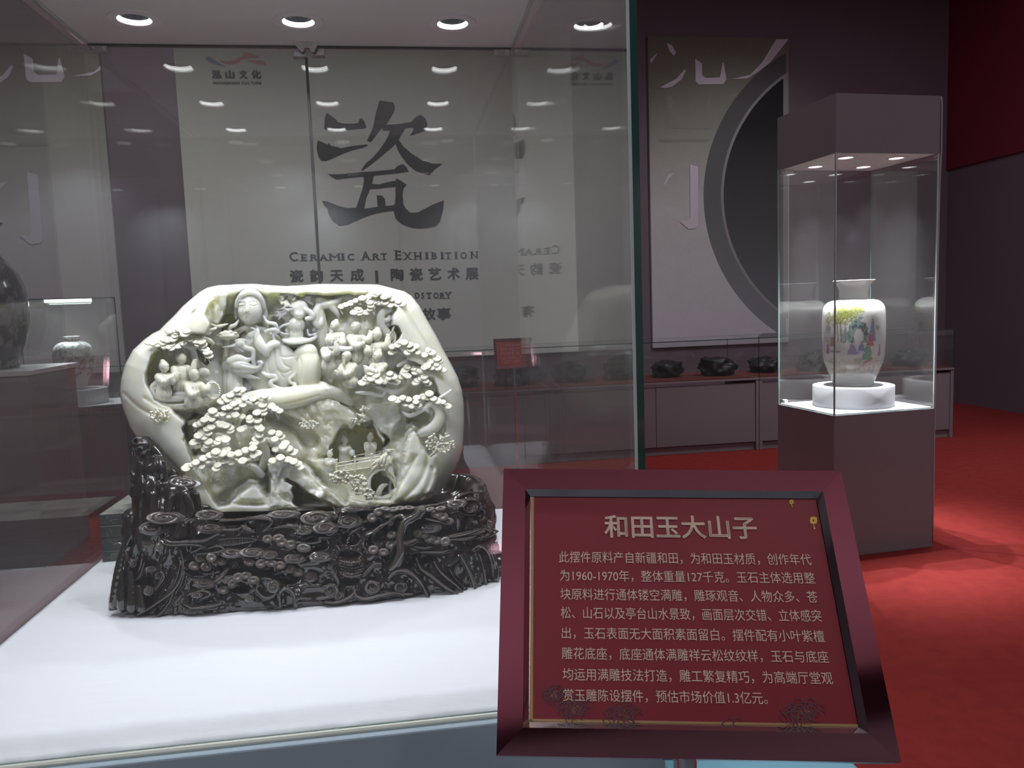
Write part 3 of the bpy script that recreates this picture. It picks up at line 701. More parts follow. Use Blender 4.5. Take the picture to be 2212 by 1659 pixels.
PROF = [(0, 1104), (150, 1104), (182, 1104), (186, 1092), (182, 1080), (188, 1062), (205, 1025), (222, 985), (240, 930), (257, 890), (267, 840), (273, 780), (276, 700), (277, 600), (276, 500), (273, 430), (266, 385), (250, 352), (225, 327), (190, 312), (150, 304), (136, 297), (132, 284), (130, 260), (130, 230), (133, 205), (142, 180), (160, 155), (180, 135), (184, 129), (180, 126), (172, 132), (150, 150), (134, 178), (124, 205), (120, 240), (120, 280)]
def lathe_vase(prof, scale, z0, xy, n=180, sub=4):
    P_ = np.array([(r, 1104 - y) for r, y in prof], float)
    P_ = np.vstack([P_[:3], spline(P_[3:-8], sub), spline(P_[-8:], 2)]) * scale
    a = np.linspace(0, 2 * np.pi, n, endpoint=False)
    V = np.stack([xy[0] + np.outer(np.cos(a), P_[:, 0]), xy[1] + np.outer(np.sin(a), P_[:, 0]), z0 + np.outer(np.ones(n), P_[:, 1])], -1).reshape(-1, 3)
    k = len(P_); Fc = []
    I = np.arange(n * k).reshape(n, k); J = np.roll(I, -1, 0)
    Fc = np.stack([I[:, :-1], J[:, :-1], J[:, 1:], I[:, 1:]], -1).reshape(-1, 4)
    return V, Fc, a, P_
def colour_mesh(name, V, Fc, col, rough=0.12):
    o = mesh_obj(name, list(map(tuple, V)), Fc, CERAMIC, None, True)
    at_ = o.data.color_attributes.new('glaze', 'FLOAT_COLOR', 'POINT')
    c4_ = np.ones((len(V), 4), np.float32); c4_[:, :3] = col
    at_.data.foreach_set('color', c4_.ravel())
    return o
CERAMIC = mat('painted glazed porcelain', (0.8, 0.8, 0.78), 0.13, spec=0.55, coat=0.3)
_n = CERAMIC.node_tree.nodes.new('ShaderNodeVertexColor'); _n.layer_name = 'glaze'
CERAMIC.node_tree.links.new(_n.outputs[0], CERAMIC.node_tree.nodes['Principled BSDF'].inputs['Base Color'])

def paint_vase(V, xy, z0, s):
    """overglaze enamels: tree, blue-green rock, seated and standing figures, ground wash (pigment on the pot)"""
    vd = EYE[:2] - np.array(xy); base = math.atan2(vd[1], vd[0])
    th = np.arctan2(V[:, 1] - xy[1], V[:, 0] - xy[0]) - base
    th = (th + np.pi) % (2 * np.pi) - np.pi
    X = th * 277.0                                       # arc length in picture units
    Yc = 1104 - (V[:, 2] - z0) / s                       # same units, downwards
    col = np.tile(np.array([0.80, 0.80, 0.77]), (len(V), 1))
    body = (Yc > 300) & (Yc < 1000)
    def put(mask, c, a=1.0):
        a = np.where(mask, a, 0.0)[:, None] * np.ones((1, 1)); col[:] = col * (1 - a) + np.array(c) * a
    def blob(cx, cyy, rx, ry, c, a=0.85, rag=0.35, f=0.06):
        n = fbm(X * f + cx, Yc * f + cyy, 0.5, 3)
        put((((X - cx) / rx) ** 2 + ((Yc - cyy) / ry) ** 2 < 1 + rag * n * 2) & body, c, a)
    put((Yc > 300) & (Yc < 1010), (0.80, 0.79, 0.73), 0.6)
    put((Yc > 840) & (Yc < 985) & (fbm(X * 0.006, Yc * 0.03, 1.0) > -0.1), (0.62, 0.58, 0.46), 0.55)
    for wrap in (0, 870):
        o = wrap
        for cx, cyy, rx, ry in ((-120, 430, 70, 60), (-60, 400, 90, 45), (10, 410, 80, 50), (-150, 480, 60, 50), (-90, 470, 80, 60), (-30, 460, 60, 40), (60, 400, 40, 25), (-170, 520, 30, 30), (-250, 470, 40, 60)):
            n = fbm(X * 0.09 + cx, Yc * 0.11, 0.2, 3)
            m_ = (((X - o - cx) / rx) ** 2 + ((Yc - cyy) / ry) ** 2 < 1.1) & (n > -0.15) & body
            put(m_, (0.36, 0.42, 0.06), 0.8); put(m_ & (n > 0.35), (0.55, 0.55, 0.13), 0.8); put(m_ & (n < 0.02), (0.16, 0.24, 0.05), 0.7)
        for cx, wd in ((-110, 9), (-140, 7), (-70, 6)):
            put((np.abs(X - o - cx - 0.05 * (Yc - 560)) < wd) & (Yc > 500) & (Yc < 690), (0.24, 0.22, 0.13), 0.8)
        # scholar's rock: an arch of blue-green facets
        d = np.hypot((X - o - 45) / 85, (Yc - 640) / 165)
        ring = (d < 1.0 + 0.25 * fbm(X * 0.03, Yc * 0.03, 4.0)) & (d > 0.45) & (Yc < 700)
        n = fbm(X * 0.05, Yc * 0.05, 7.0, 3)
        put(ring, (0.20, 0.31, 0.29), 0.85); put(ring & (n > 0.25), (0.36, 0.48, 0.42), 0.8); put(ring & (n < -0.25), (0.05, 0.09, 0.13), 0.85)
        blob(o - 70, 640, 45, 55, (0.22, 0.33, 0.30), 0.75)
        # figures: (x, head row, robe colour, robe half-width, robe height)
        for cx, hy, c, rw, rh in ((-195, 640, (0.40, 0.19, 0.04), 32, 85), (-255, 690, (0.33, 0.04, 0.28), 26, 110), (170, 500, (0.12, 0.17, 0.42), 32, 180), (150, 610, (0.55, 0.05, 0.10), 34, 120), (-10, 700, (0.26, 0.17, 0.36), 42, 100), (70, 700, (0.15, 0.17, 0.44), 36, 90), (125, 720, (0.10, 0.27, 0.17), 52, 130), (255, 730, (0.4, 0.08, 0.2), 20, 90), (215, 930, (0.25, 0.35, 0.45), 22, 45)):
            tt = np.clip((Yc - hy) / rh, 0, 1)
            put((np.abs(X - o - cx) < rw * (0.35 + 0.75 * tt) * (1 + 0.15 * fbm(X * .06, Yc * .06, cx))) & (Yc > hy + 10) & (Yc < hy + rh), c, 0.85)
            fold = np.sin((X - o - cx) * 0.35 + Yc * 0.12) > 0.55
            put(fold & (np.abs(X - o - cx) < rw * (0.3 + 0.6 * tt)) & (Yc > hy + 18) & (Yc < hy + rh), [q * 1.7 + 0.06 for q in c], 0.6)
            put(np.hypot(X - o - cx, (Yc - hy)) < 11, (0.62, 0.45, 0.33), 0.95)
            put((np.hypot(X - o - cx, (Yc - hy + 9)) < 9) & (Yc < hy - 4), (0.04, 0.035, 0.035), 0.9)
        put((np.abs(X - o - 105 - 0.3 * (Yc - 560)) < 4) & (Yc > 515) & (Yc < 600), (0.07, 0.05, 0.04), 0.9)
        put((np.abs(X - o + 165) < 55) & (np.abs(Yc - 775) < 13), (0.33, 0.12, 0.32), 0.8)
        put((np.abs(X - o - 70 - 0.5 * (Yc - 775)) < 26) & (np.abs(Yc - 778) < 12), (0.75, 0.74, 0.68), 0.9)
        put((np.abs(X - o - 135) < 45) & (np.abs(Yc - 862 + 0.5 * (X - o - 135)) < 12), (0.38, 0.14, 0.07), 0.8)
        for cx, cyy in ((-220, 870), (40, 860), (-250, 560), (240, 560)):
            blob(o + cx, cyy, 34, 26, (0.26, 0.24, 0.16), 0.6, 0.6)
        put((fbm((X - o) * 0.02, Yc * 0.14, 9.0) > 0.42) & (Yc > 850) & (Yc < 960), (0.36, 0.33, 0.24), 0.6)
    return col
sv = KV / 4.365
V, Fc, a_, P_ = lathe_vase(PROF, sv, vz, VC, 240, 8)
vase = colour_mesh('painted_vase', V, Fc, paint_vase(V, VC, vz, sv))
tag(vase, 'white lantern-shaped vase painted with figures under a green tree, on round plinth', 'vase')

def grey_vase(V, xy, z0, s):
    X = np.arctan2(V[:, 1] - xy[1], V[:, 0] - xy[0]) * 300; Yc = 1104 - (V[:, 2] - z0) / s
    col = np.tile(np.array([0.62, 0.63, 0.62]), (len(V), 1))
    n = fbm(X * 0.02, Yc * 0.03, 3.0, 4)
    m_ = (n > 0.1) & (Yc > 340) & (Yc < 900)
    col[m_] = (0.22, 0.24, 0.24)
    return col
P2 = [(0, 1104), (120, 1104), (150, 1104), (155, 1090), (150, 1070), (170, 1010), (215, 900), (255, 780), (275, 660), (272, 560), (250, 480), (205, 430), (150, 405), (105, 395), (88, 380), (84, 360), (92, 340), (112, 326), (114, 320), (108, 322), (88, 338), (76, 360), (74, 390), (74, 400), (74, 410)]
V, Fc, a_, P_ = lathe_vase(P2, sv * 0.85, vz2, LC, 120, 5)
tag(colour_mesh('landscape_vase', V, Fc, grey_vase(V, LC, vz2, sv * 0.85)), 'rounded white vase with grey landscape, in the case seen through the left pane', 'vase')

# ------------------------------------------------------------------ tall dark vase at the left edge of the picture
dvx = at(-28, 640, y=2.9)
ped = root('vase_pedestal', (dvx[0], 2.9, 0), 'square plum pedestal under the tall dark floral vase at far left', 'pedestal')
zp = at(0, 796, y=2.9)[2]
MB().bbox(dvx[0] - 0.33, dvx[0] + 0.33, 2.57, 3.23, 0.0, zp - 0.03, 0.003).build('body', PLUM, ped)
MB().bbox(dvx[0] - 0.35, dvx[0] + 0.35, 2.55, 3.25, zp - 0.03, zp, 0.004).build('top_slab', WHITE, ped)
def dark_vase(V, xy, z0, s):
    vd = EYE[:2] - np.array(xy); th = np.arctan2(V[:, 1] - xy[1], V[:, 0] - xy[0]) - math.atan2(vd[1], vd[0])
    X = ((th + np.pi) % (2 * np.pi) - np.pi) * 300; Yc = 1104 - (V[:, 2] - z0) / s
    col = np.tile(np.array([0.05, 0.058, 0.058]), (len(V), 1))
    n = fbm(X * 0.018, Yc * 0.018, 3.0, 3)
    col[n > 0.28] = (0.21, 0.225, 0.215)
    col[(n > 0.24) & (n < 0.28)] = (0.10, 0.11, 0.11)
    for cx, cyy in ((205, 690), (-205, 690), (0, 300), (205, 130), (-205, 130), (480, 690), (-480, 690)):
        d = np.hypot((X - cx) / 62, (Yc - cyy) / 120)
        i = d < 1.0
        col[i] = (0.11, 0.12, 0.115); col[i & (fbm(X * 0.03, Yc * 0.03, 8.0) > 0.2)] = (0.25, 0.27, 0.25)
        col[(d > 0.9) & (d < 1.0)] = (0.26, 0.27, 0.25); col[(d > 1.0) & (d < 1.06)] = (0.02, 0.02, 0.02)
    return col
P3 = [(0, 1104), (150, 1104), (190, 1104), (196, 1085), (190, 1060), (215, 980), (262, 850), (296, 700), (300, 560), (285, 420), (245, 300), (190, 215), (140, 160), (118, 110), (112, 40), (116, -40), (135, -95), (165, -130), (170, -138), (160, -134), (130, -96), (105, -40), (100, 30), (100, 60), (100, 80)]
sd = 75 * depth((dvx[0], 2.9, zp)) / F / 300
V, Fc, a_, P_ = lathe_vase(P3, sd * 1.0, zp, (dvx[0], 2.9), 160, 7)
tag(colour_mesh('floral_vase', V, Fc, dark_vase(V, (dvx[0], 2.9), zp, sd)), 'tall dark vase with pale flowers and oval medallions at the far left edge', 'vase')

# ------------------------------------------------------------------ long low cases along the back
LY0, LY1, LBZ, LGZ = 4.63, 5.35, 0.687, 1.062
REDCLOTH = mat('dull red display cloth', (0.20, 0.03, 0.025), 0.9)
ROCK = mat('black craggy stone', (0.028, 0.026, 0.027), 0.45, bump=(40, 0.6, 8, 0.006))
def craggy(seed, rx, ry, rz):
    bm = bmesh.new(); bmesh.ops.create_icosphere(bm, subdivisions=4, radius=1.0)
    co = np.array([v.co[:] for v in bm.verts])
    n = fbm(co[:, 0] * 1.6 + seed, co[:, 1] * 1.6, co[:, 2] * 1.6, 4)
    n2 = np.abs(vnoise(co[:, 0] * 4 + seed, co[:, 1] * 4, co[:, 2] * 4))
    r = 1 + 0.35 * n - 0.25 * n2
    for v, k in zip(bm.verts, r):
        v.co = Vector((v.co.x * k * rx, v.co.y * k * ry, max(v.co.z * k, -0.55) * rz + 0.55 * rz))
    V = [v.co[:] for v in bm.verts]; Fc = [[v.index for v in f.verts] for f in bm.faces]; bm.free()
    return V, Fc
names_lc = ['rightmost low plum glass-topped case, ending beside the carpet', 'low plum glass-topped case below the plate poster', 'low plum glass-topped case behind the right end of the jade', 'low plum glass-topped case behind the middle of the jade case', 'low plum glass-topped case seen through the left pane']
for i in range(5):
    x1 = 5.47 - 2.005 * i; x0 = x1 - 2.0
    r = root('low_case', ((x0 + x1) / 2, (LY0 + LY1) / 2, 0), names_lc[i], 'display case', 'low glass-topped cases along the back')
    MB().bbox(x0, x1, LY0 + 0.035, LY1, 0.0, 0.075, 0.002).build('toe_kick', PLUM, r)
    MB().bbox(x0, x0 + 0.03, LY0, LY1, 0.0, LBZ - 0.02, 0.002).build('end_panel', PLUM, r)
    MB().bbox(x1 - 0.03, x1, LY0, LY1, 0.0, LBZ - 0.02, 0.002).build('end_panel', PLUM, r)
    xc = (x0 + x1) / 2
    MB().bbox(x0 + 0.032, xc - 0.002, LY0 + 0.012, LY0 + 0.03, 0.08, LBZ - 0.045, 0.002).build('door', PLUM, r)
    MB().bbox(xc + 0.002, x1 - 0.032, LY0 + 0.012, LY0 + 0.03, 0.08, LBZ - 0.045, 0.002).build('door', PLUM, r)
    MB().bbox(x0, x1, LY0 - 0.006, LY1 + 0.006, LBZ - 0.02, LBZ, 0.003).build('counter', PLUM, r)
    MB().box(x0 + 0.02, x1 - 0.02, LY0 + 0.02, LY1 - 0.02, LBZ + 0.0005, LBZ + 0.006).build('lining', REDCLOTH, r)
    pane('glass_pane', x0, x1, LY0, LY0 + 0.008, LBZ + 0.001, LGZ - 0.008, r)
    pane('glass_pane', x0, x1, LY1 - 0.008, LY1, LBZ + 0.001, LGZ - 0.008, r)
    pane('glass_pane', x0, x1, LY0, LY1, LGZ - 0.008, LGZ, r)
    if i == 0: pane('glass_pane', x1 - 0.008, x1, LY0 + 0.009, LY1 - 0.009, LBZ + 0.001, LGZ - 0.009, r)
    if i == 4: pane('glass_pane', x0, x0 + 0.008, LY0 + 0.009, LY1 - 0.009, LBZ + 0.001, LGZ - 0.009, r)
    for j in range(4):
        V, Fc = craggy(i * 10 + j * 2.7, 0.15 + 0.02 * ((j * 7 + i) % 3), 0.14, 0.11 + 0.02 * ((j + i) % 3))
        cx_ = x0 + 0.27 + j * 0.49; cy_ = LY0 + 0.44 - 0.1 * (j % 2)
        o = mesh_obj('scholar_rock', [(cx_ + v[0], cy_ + v[1], LBZ + 0.0065 + v[2]) for v in V], Fc, ROCK, None, True)
        tag(o, 'black craggy rock, %s from left %s' % (['first', 'second', 'third', 'fourth'][j], ['in the rightmost low case', 'in the low case below the plate poster', 'in the low case right of the jade', 'in low case behind jade', 'in the low case seen through the left pane'][i]), 'rock', 'black scholar rocks in the low cases')
# ------------------------------------------------------------------ the framed information sign in front
FRAME = mat('mirror steel with painted rose reflection', (0.78, 0.40, 0.47), 0.07, 1.0)  # rose tint stands in for the plum room mirrored in the steel
BEVEL = mat('polished steel bevel', (0.66, 0.62, 0.65), 0.05, 1.0)
GOLDLINE = mat('dull gold edging', (0.42, 0.27, 0.13), 0.4, 0.6)
GOLDINK = mat('pale gold lettering ink', (0.62, 0.46, 0.36), 0.5)
GOLD2 = mat('bright gold printed ornament', (0.62, 0.36, 0.05), 0.5)
PEONY = mat('dark maroon printed peony', (0.090, 0.022, 0.032), 0.5)
PRINT = mat('crimson printed board', (0.20, 0.014, 0.022), 0.45, spec=0.4, coat=0.35, mix=((0.17, 0.012, 0.022), 4, 0.3, 0.7))
PRINT2 = mat('bright red printed board', (0.48, 0.035, 0.04), 0.5, spec=0.3, mix=((0.42, 0.03, 0.035), 4, 0.3, 0.7))
cs = [(1092, 1012), (1822, 1017), (1948, 1648), (1072, 1632)]
rr = [ray(*c) / F for c in cs]
dd = np.linalg.solve(np.column_stack([rr[0], -rr[1], rr[2]]), rr[3])
PP = [rr[0] * dd[0], rr[1] * dd[1], rr[2] * dd[2], rr[3]]
SW = 0.42; ks = SW / np.linalg.norm(PP[1] - PP[0])
PP = [EYE + p * ks for p in PP]
SX = (PP[1] - PP[0]); SX /= np.linalg.norm(SX)
SY = (PP[0] - PP[3]); SY = SY - SX * (SY @ SX); SH = float(np.linalg.norm(PP[0] - PP[3])); SY /= np.linalg.norm(SY)
SN = np.cross(SX, SY)                                   # towards the viewer
SO = PP[3].copy()                                       # bottom-left outer corner, front face
def on_sign(u, v):
    d = ray(u, v); t = ((SO - EYE) @ SN) / (d @ SN); q = EYE + d * t - SO
    return float(q @ SX), float(q @ SY)

def make_sign(label, scale, O, X, Y, N, foot_xy, dist_text, group='red framed information signs'):
    w, h = SW * scale, SH * scale
    Pn = lambda x, y, n=0.0: np.asarray(O) + X * x * scale + Y * y * scale + N * n * scale
    r = root('information_sign', (foot_xy[0], foot_xy[1], 0), label, 'sign', group)
    fw, fb, dp = 0.0275, 0.0065, 0.008
    W0, H0 = SW, SH
    def rail(a, b, c, d, ci, di):
        # a,b outer corners; c,d inner flat corners; ci,di bottom of the inner bevel
        mb = MB(); V = [Pn(*a), Pn(*b), Pn(*d), Pn(*c), Pn(*a, -0.02), Pn(*b, -0.02), Pn(*di, -0.02), Pn(*ci, -0.02), Pn(*ci, -dp), Pn(*di, -dp)]
        V[0] = Pn(a[0], a[1], -0.0005); V[1] = Pn(b[0], b[1], -0.0005)
        mb.add(V, [(0, 3, 2, 1), (0, 1, 5, 4), (4, 5, 6, 7), (8, 7, 6, 9), (0, 4, 7, 8, 3), (1, 2, 9, 6, 5)])
        o = mb.build('frame_rail', FRAME, r)
        mb = MB(); mb.add([Pn(*c), Pn(*d), Pn(*di, -dp), Pn(*ci, -dp)], [(0, 3, 2, 1)]); mb.build('inner_bevel', BEVEL, o)
    o4 = [(0, 0), (W0, 0), (W0, H0), (0, H0)]
    i4 = [(fw, fw), (W0 - fw, fw), (W0 - fw, H0 - fw), (fw, H0 - fw)]
    j4 = [(fw + fb, fw + fb), (W0 - fw - fb, fw + fb), (W0 - fw - fb, H0 - fw - fb), (fw + fb, H0 - fw - fb)]
    for k in range(4):
        a, b = k, (k + 1) % 4
        rail(o4[a], o4[b], i4[a], i4[b], j4[a], j4[b])
    q = fw + fb + 0.0005
    mb = MB(); mb.add([Pn(q, q, -dp - 0.001), Pn(W0 - q, q, -dp - 0.001), Pn(W0 - q, H0 - q, -dp - 0.001), Pn(q, H0 - q, -dp - 0.001), Pn(q, q, -0.018), Pn(W0 - q, q, -0.018), Pn(W0 - q, H0 - q, -0.018), Pn(q, H0 - q, -0.018)],
                      [(0, 1, 2, 3), (7, 6, 5, 4), (0, 4, 5, 1), (1, 5, 6, 2), (2, 6, 7, 3), (3, 7, 4, 0)])
    mb.build('printed_board', PRINT if dist_text else PRINT2, r)
    zl = -dp - 0.0004
    mb = MB(); e = 0.0028
    for (x0, x1, y0, y1) in ((q, q + e + 0.001, q, H0 - q), (q, W0 - q, q, q + e)):
        mb.add([Pn(x0, y0, zl), Pn(x1, y0, zl), Pn(x1, y1, zl), Pn(x0, y1, zl)], [(0, 1, 2, 3)])
    mb.build('gold_edging', GOLDLINE, r)
    OL = Pn(0, 0, zl + 0.0002)
    mb = MB()
    lines = [('和田玉大山子', 1308, 1640, 1151, 47, True), ('此摆件原料产自新疆和田，为和田玉材质，创作年代', 1208, 1758, 1208, 24, False),
             ('为1960-1970年，整体重量127千克。玉石主体选用整', 1210, 1766, 1248, 24, False), ('块原料进行通体镂空满雕，雕琢观音、人物众多、苍', 1211, 1772, 1289, 24.5, False),
             ('松、山石以及亭台山水景致，画面层次交错、立体感突', 1212, 1781, 1330, 25, False), ('出，玉石表面无大面积素面留白。摆件配有小叶紫檀', 1214, 1787, 1374, 25, False),
             ('雕花底座，底座通体满雕祥云松纹纹样，玉石与底座', 1214, 1796, 1419, 25.5, False), ('均运用满雕技法打造，雕工繁复精巧，为高端厅堂观', 1216, 1805, 1465, 26, False),
             ('赏玉雕陈设摆件，预估市场价值1.3亿元。', 1217, 1663, 1510, 26, False)]
    for body, u0, u1, vb, px, big in lines:
        a, b = on_sign(u0, vb), on_sign(u1, vb + 0.01 * (u1 - u0))
        c = on_sign(u0, vb - px); size = (c[1] - a[1]) / 0.90
        lay_text(mb, body, OL, X * scale, Y * scale, a[0], b[0], (a[1] + b[1]) / 2 - 0.0004, size, 1.0, 0.00055 if big else 0.0)
        mb.build('lettering', GOLDINK, r); mb = MB()
    if dist_text:
        def print_poly(mb, pts, n):
            loc = [on_sign(*p) for p in pts]; bm = bmesh.new(); vs = [bm.verts.new(Pn(x, y, zl + n)) for x, y in loc]; f = bm.faces.new(vs); bm.normal_update()
            if f.normal.dot(Vector(N)) < 0: f.normal_flip()
            bmesh.ops.triangulate(bm, faces=bm.faces[:]); mb.bm(bm)
        for cx, cyy, s in ((1762, 1119, 1.0), (1714, 1079, 0.6)):
            mb = MB()
            for k in range(8):
                a = k * math.pi / 4; R = (6.5 if k % 2 else 5.0) * s; rr_ = (3.6 if k % 2 == 0 else 3.0) * s
                x0, y0 = cx + R * math.cos(a), cyy + R * math.sin(a)
                print_poly(mb, [(x0 + rr_ * math.cos(t), y0 + rr_ * math.sin(t)) for t in np.linspace(0, 2 * math.pi, 9)[:-1]], 0.0001 + 0.00001 * k)
            print_poly(mb, [(cx - 0.7, cyy + 8 * s), (cx + 0.7, cyy + 8 * s), (cx + 1.5, cyy + 15 * s), (cx + 0.3, cyy + 15 * s)], 0.0002)
            print_poly(mb, [(cx + 0 * s, cyy + 14 * s), (cx + 3 * s, cyy + 14 * s), (cx + 4 * s, cyy + 19 * s), (cx + 0.5 * s, cyy + 19 * s)], 0.0003)
            mb.build('knot_ornament', GOLD2, r)
        mb = MB(); mg = MB(); rng = np.random.default_rng(3); k = 0
        for cx, cyy, s, cut in ((1350, 1548, 46, 1572), (1245, 1530, 40, 1572), (1590, 1580, 42, 1572), (1742, 1545, 52, 1572), (1200, 1500, 30, 1572)):
            for ring, n in ((1.0, 9), (0.68, 7), (0.4, 5)):
                for i in range(n):
                    a = 2 * math.pi * (i + 0.5 * rng.random()) / n; R = s * ring * 0.62; x0, y0 = cx + R * math.cos(a) * 1.1, cyy + R * math.sin(a) * 0.8
                    if y0 > 1564: continue
                    p_ = []
                    for t in np.linspace(0, 2 * math.pi, 15)[:-1]:
                        q2 = s * 0.34 * (1 + 0.18 * math.sin(3 * t + i))
                        p_.append((x0 + q2 * math.cos(t), min(y0 + q2 * 0.85 * math.sin(t), cut)))
                    # petal outline only: a thin crescent
                    in_ = [(x0 + (x - x0) * 0.86 + 1.2, min(y0 + (y - y0) * 0.84 + 1.0, cut)) for x, y in p_]
                    for t in range(3, 13):
                        print_poly(mb, [p_[t], p_[(t + 1) % 14], in_[(t + 1) % 14], in_[t]], 0.00005 + 0.000002 * k)
                    k += 1
            if cyy < 1560:
                for i in range(26):
                    a = rng.random() * 2 * math.pi; R = s * 0.32 * rng.random() ** 0.5; x0, y0 = cx + R * math.cos(a), cyy + R * math.sin(a)
                    if y0 > 1568: continue
                    print_poly(mg, [(x0 - 0.6, y0 - 1.5), (x0 + 0.6, y0 - 1.5), (x0 + 0.5, y0 + 1.5), (x0 - 0.5, y0 + 1.5)], 0.0002 + 0.000002 * i)
        tag(mb.build('peony_print', PEONY, r), kind='stuff'); tag(mg.build('stamen_print', mat('dim gold printed stamens', (0.22, 0.10, 0.05), 0.5), r), kind='stuff')
    # stand: back clamp, pole and round foot
    top = Pn(W0 * 0.5, H0 * 0.32, -0.028); mb = MB()
    mb.tube([Pn(W0 * 0.5, H0 * 0.32, -0.019), top], 0.016, 16); mb.build('back_clamp', CHROME, r, angle=40)
    mb = MB(); mb.tube([(foot_xy[0], foot_xy[1], 0.012), (foot_xy[0], foot_xy[1], float(top[2]) + 0.012)], 0.0135, 24); mb.build('pole', CHROME, r, angle=40)
    MB().lathe([(0.0, 0.0), (0.15, 0.0), (0.15, 0.006), (0.13, 0.012), (0.03, 0.016), (0.0, 0.016)], (foot_xy[0], foot_xy[1], 0), 48).build('foot_plate', CHROME, r, angle=40)
    return r
tp = SO + SX * SW * 0.5 + SY * SH * 0.32 - SN * 0.0285
fx = at(1461, 1655, y=float(tp[1]) - 0.004)
make_sign('large crimson sign in a mirror-steel frame, standing in front of the jade case', 1.0, SO, SX, SY, SN, (float(tp[0]), float(tp[1])), True)
# a smaller one of the same kind further back
yS = 4.30; sc2 = (at(1155, 760, y=yS)[0] - at(1070, 760, y=yS)[0]) / SW
tilt = 0.30
X2 = np.array([1.0, 0, 0]); Y2 = np.array([0, math.sin(tilt), math.cos(tilt)]); N2 = np.cross(X2, Y2)
b2 = at(1112.5, 795, y=yS)
O2 = np.array([b2[0] - SW * sc2 / 2, yS, b2[2]])
t2 = O2 + X2 * SW * sc2 * 0.5 + Y2 * SH * sc2 * 0.32 - N2 * 0.0285 * sc2
make_sign('small crimson sign on a pole seen through the back of the jade case', sc2, O2, X2, Y2, N2, (float(t2[0]), float(t2[1])), False)

# pale blue box on the carpet behind the sign
a = at(1424, 1640, z=0.46); b = at(1838, 1640, z=0.46)
bxr = root('storage_box', ((a[0] + b[0]) / 2, a[1] - 0.12, 0), 'pale blue storage box on the carpet behind the framed sign', 'box')
BLUE = mat('pale blue plastic', (0.22, 0.48, 0.60), 0.45)
MB().bbox(a[0] + 0.01, b[0] - 0.01, a[1] - 0.27, a[1] + 0.03, 0.0, 0.43, 0.01).build('tub', BLUE, bxr)
MB().bbox(a[0], b[0], a[1] - 0.28, a[1] + 0.04, 0.43, 0.46, 0.008).build('lid', BLUE, bxr)
# ------------------------------------------------------------------ carving tools: solids in a picture-scaled block (u right, v down, d towards the viewer; one unit is about 1 mm)
YJ, KJ = -0.48, 0.00099
def Pw(u, v, d): return at_y(u, v, YJ - np.asarray(d, float) * KJ)
def P1(u, v, d): return at(u, v, y=YJ - d * KJ)

def El(c, r, rot=0.0, k=3.0, neg=False): return ('e', np.array(c, float), np.array(r, float) if not np.isscalar(r) else np.full(3, float(r)), math.radians(rot), k, neg)
def Tu(pts, k=2.5, neg=False, sub=5, r=None):
    a = np.array([tuple(p) + ((r,) if r is not None else ()) for p in pts], float)
    return ('t', spline(a, sub) if sub else a, None, 0, k, neg)

def smin(a, b, k):
    h = np.clip(0.5 + 0.5 * (b - a) / k, 0, 1)
    return b + (a - b) * h - k * h * (1 - h)

def carve(prims, h=1.3, base=None, grooves=()):
    """union/cut the solids on a voxel block, return vertices (u,v,d) and quads"""
    lo = np.full(3, 1e9); hi = -lo
    for kd, c, r, ro, k, ng in prims:
        if ng: continue
        if kd == 'e': R = np.full(3, 0.0) + r.max() if ro else r; lo = np.minimum(lo, c - R); hi = np.maximum(hi, c + R)
        else: lo = np.minimum(lo, (c[:, :3] - c[:, 3:]).min(0)); hi = np.maximum(hi, (c[:, :3] + c[:, 3:]).max(0))
    lo -= 4 * h + 2; hi += 4 * h + 2
    n = np.ceil((hi - lo) / h).astype(int) + 1
    A = np.full(n, 3 * h + 4, np.float32)
    def window(a, b, pad):
        i0 = np.maximum(np.floor((a - lo - pad) / h).astype(int), 0); i1 = np.minimum(np.ceil((b - lo + pad) / h).astype(int) + 1, n)
        sl = tuple(slice(x, y) for x, y in zip(i0, i1))
        g = [lo[q] + h * np.arange(i0[q], i1[q], dtype=np.float32) for q in range(3)]
        return sl, g[0][:, None, None], g[1][None, :, None], g[2][None, None, :]
    for kd, c, r, ro, k, ng in prims:
        pad = k + 3 * h + 2
        if kd == 'e':
            R = np.full(3, r.max()) if ro else r
            sl, x, y, z = window(c - R, c + R, pad)
            x = x - c[0]; y = y - c[1]; z = z - c[2]
            if ro:
                cs_, sn = math.cos(ro), math.sin(ro); x, y = x * cs_ + y * sn, -x * sn + y * cs_
            k0 = np.sqrt((x / r[0]) ** 2 + (y / r[1]) ** 2 + (z / r[2]) ** 2); k1 = np.sqrt((x / r[0] ** 2) ** 2 + (y / r[1] ** 2) ** 2 + (z / r[2] ** 2) ** 2)
            f = k0 * (k0 - 1) / np.maximum(k1, 1e-6)
            A[sl] = smin(A[sl], f, k) if not ng else -smin(-A[sl], f, k)
        else:
            for a, b in zip(c[:-1], c[1:]):
                m_ = max(a[3], b[3])
                sl, x, y, z = window(np.minimum(a[:3], b[:3]) - m_, np.maximum(a[:3], b[:3]) + m_, pad)
                ba = b[:3] - a[:3]; L2 = max(float(ba @ ba), 1e-6)
                t = np.clip(((x - a[0]) * ba[0] + (y - a[1]) * ba[1] + (z - a[2]) * ba[2]) / L2, 0, 1)
                f = np.sqrt((x - a[0] - ba[0] * t) ** 2 + (y - a[1] - ba[1] * t) ** 2 + (z - a[2] - ba[2] * t) ** 2) - (a[3] + (b[3] - a[3]) * t)
                kk = min(k, 1.2) if k < 2 else k
                A[sl] = smin(A[sl], f, kk) if not ng else -smin(-A[sl], f, kk)
    return vox(A, lo, h, grooves)

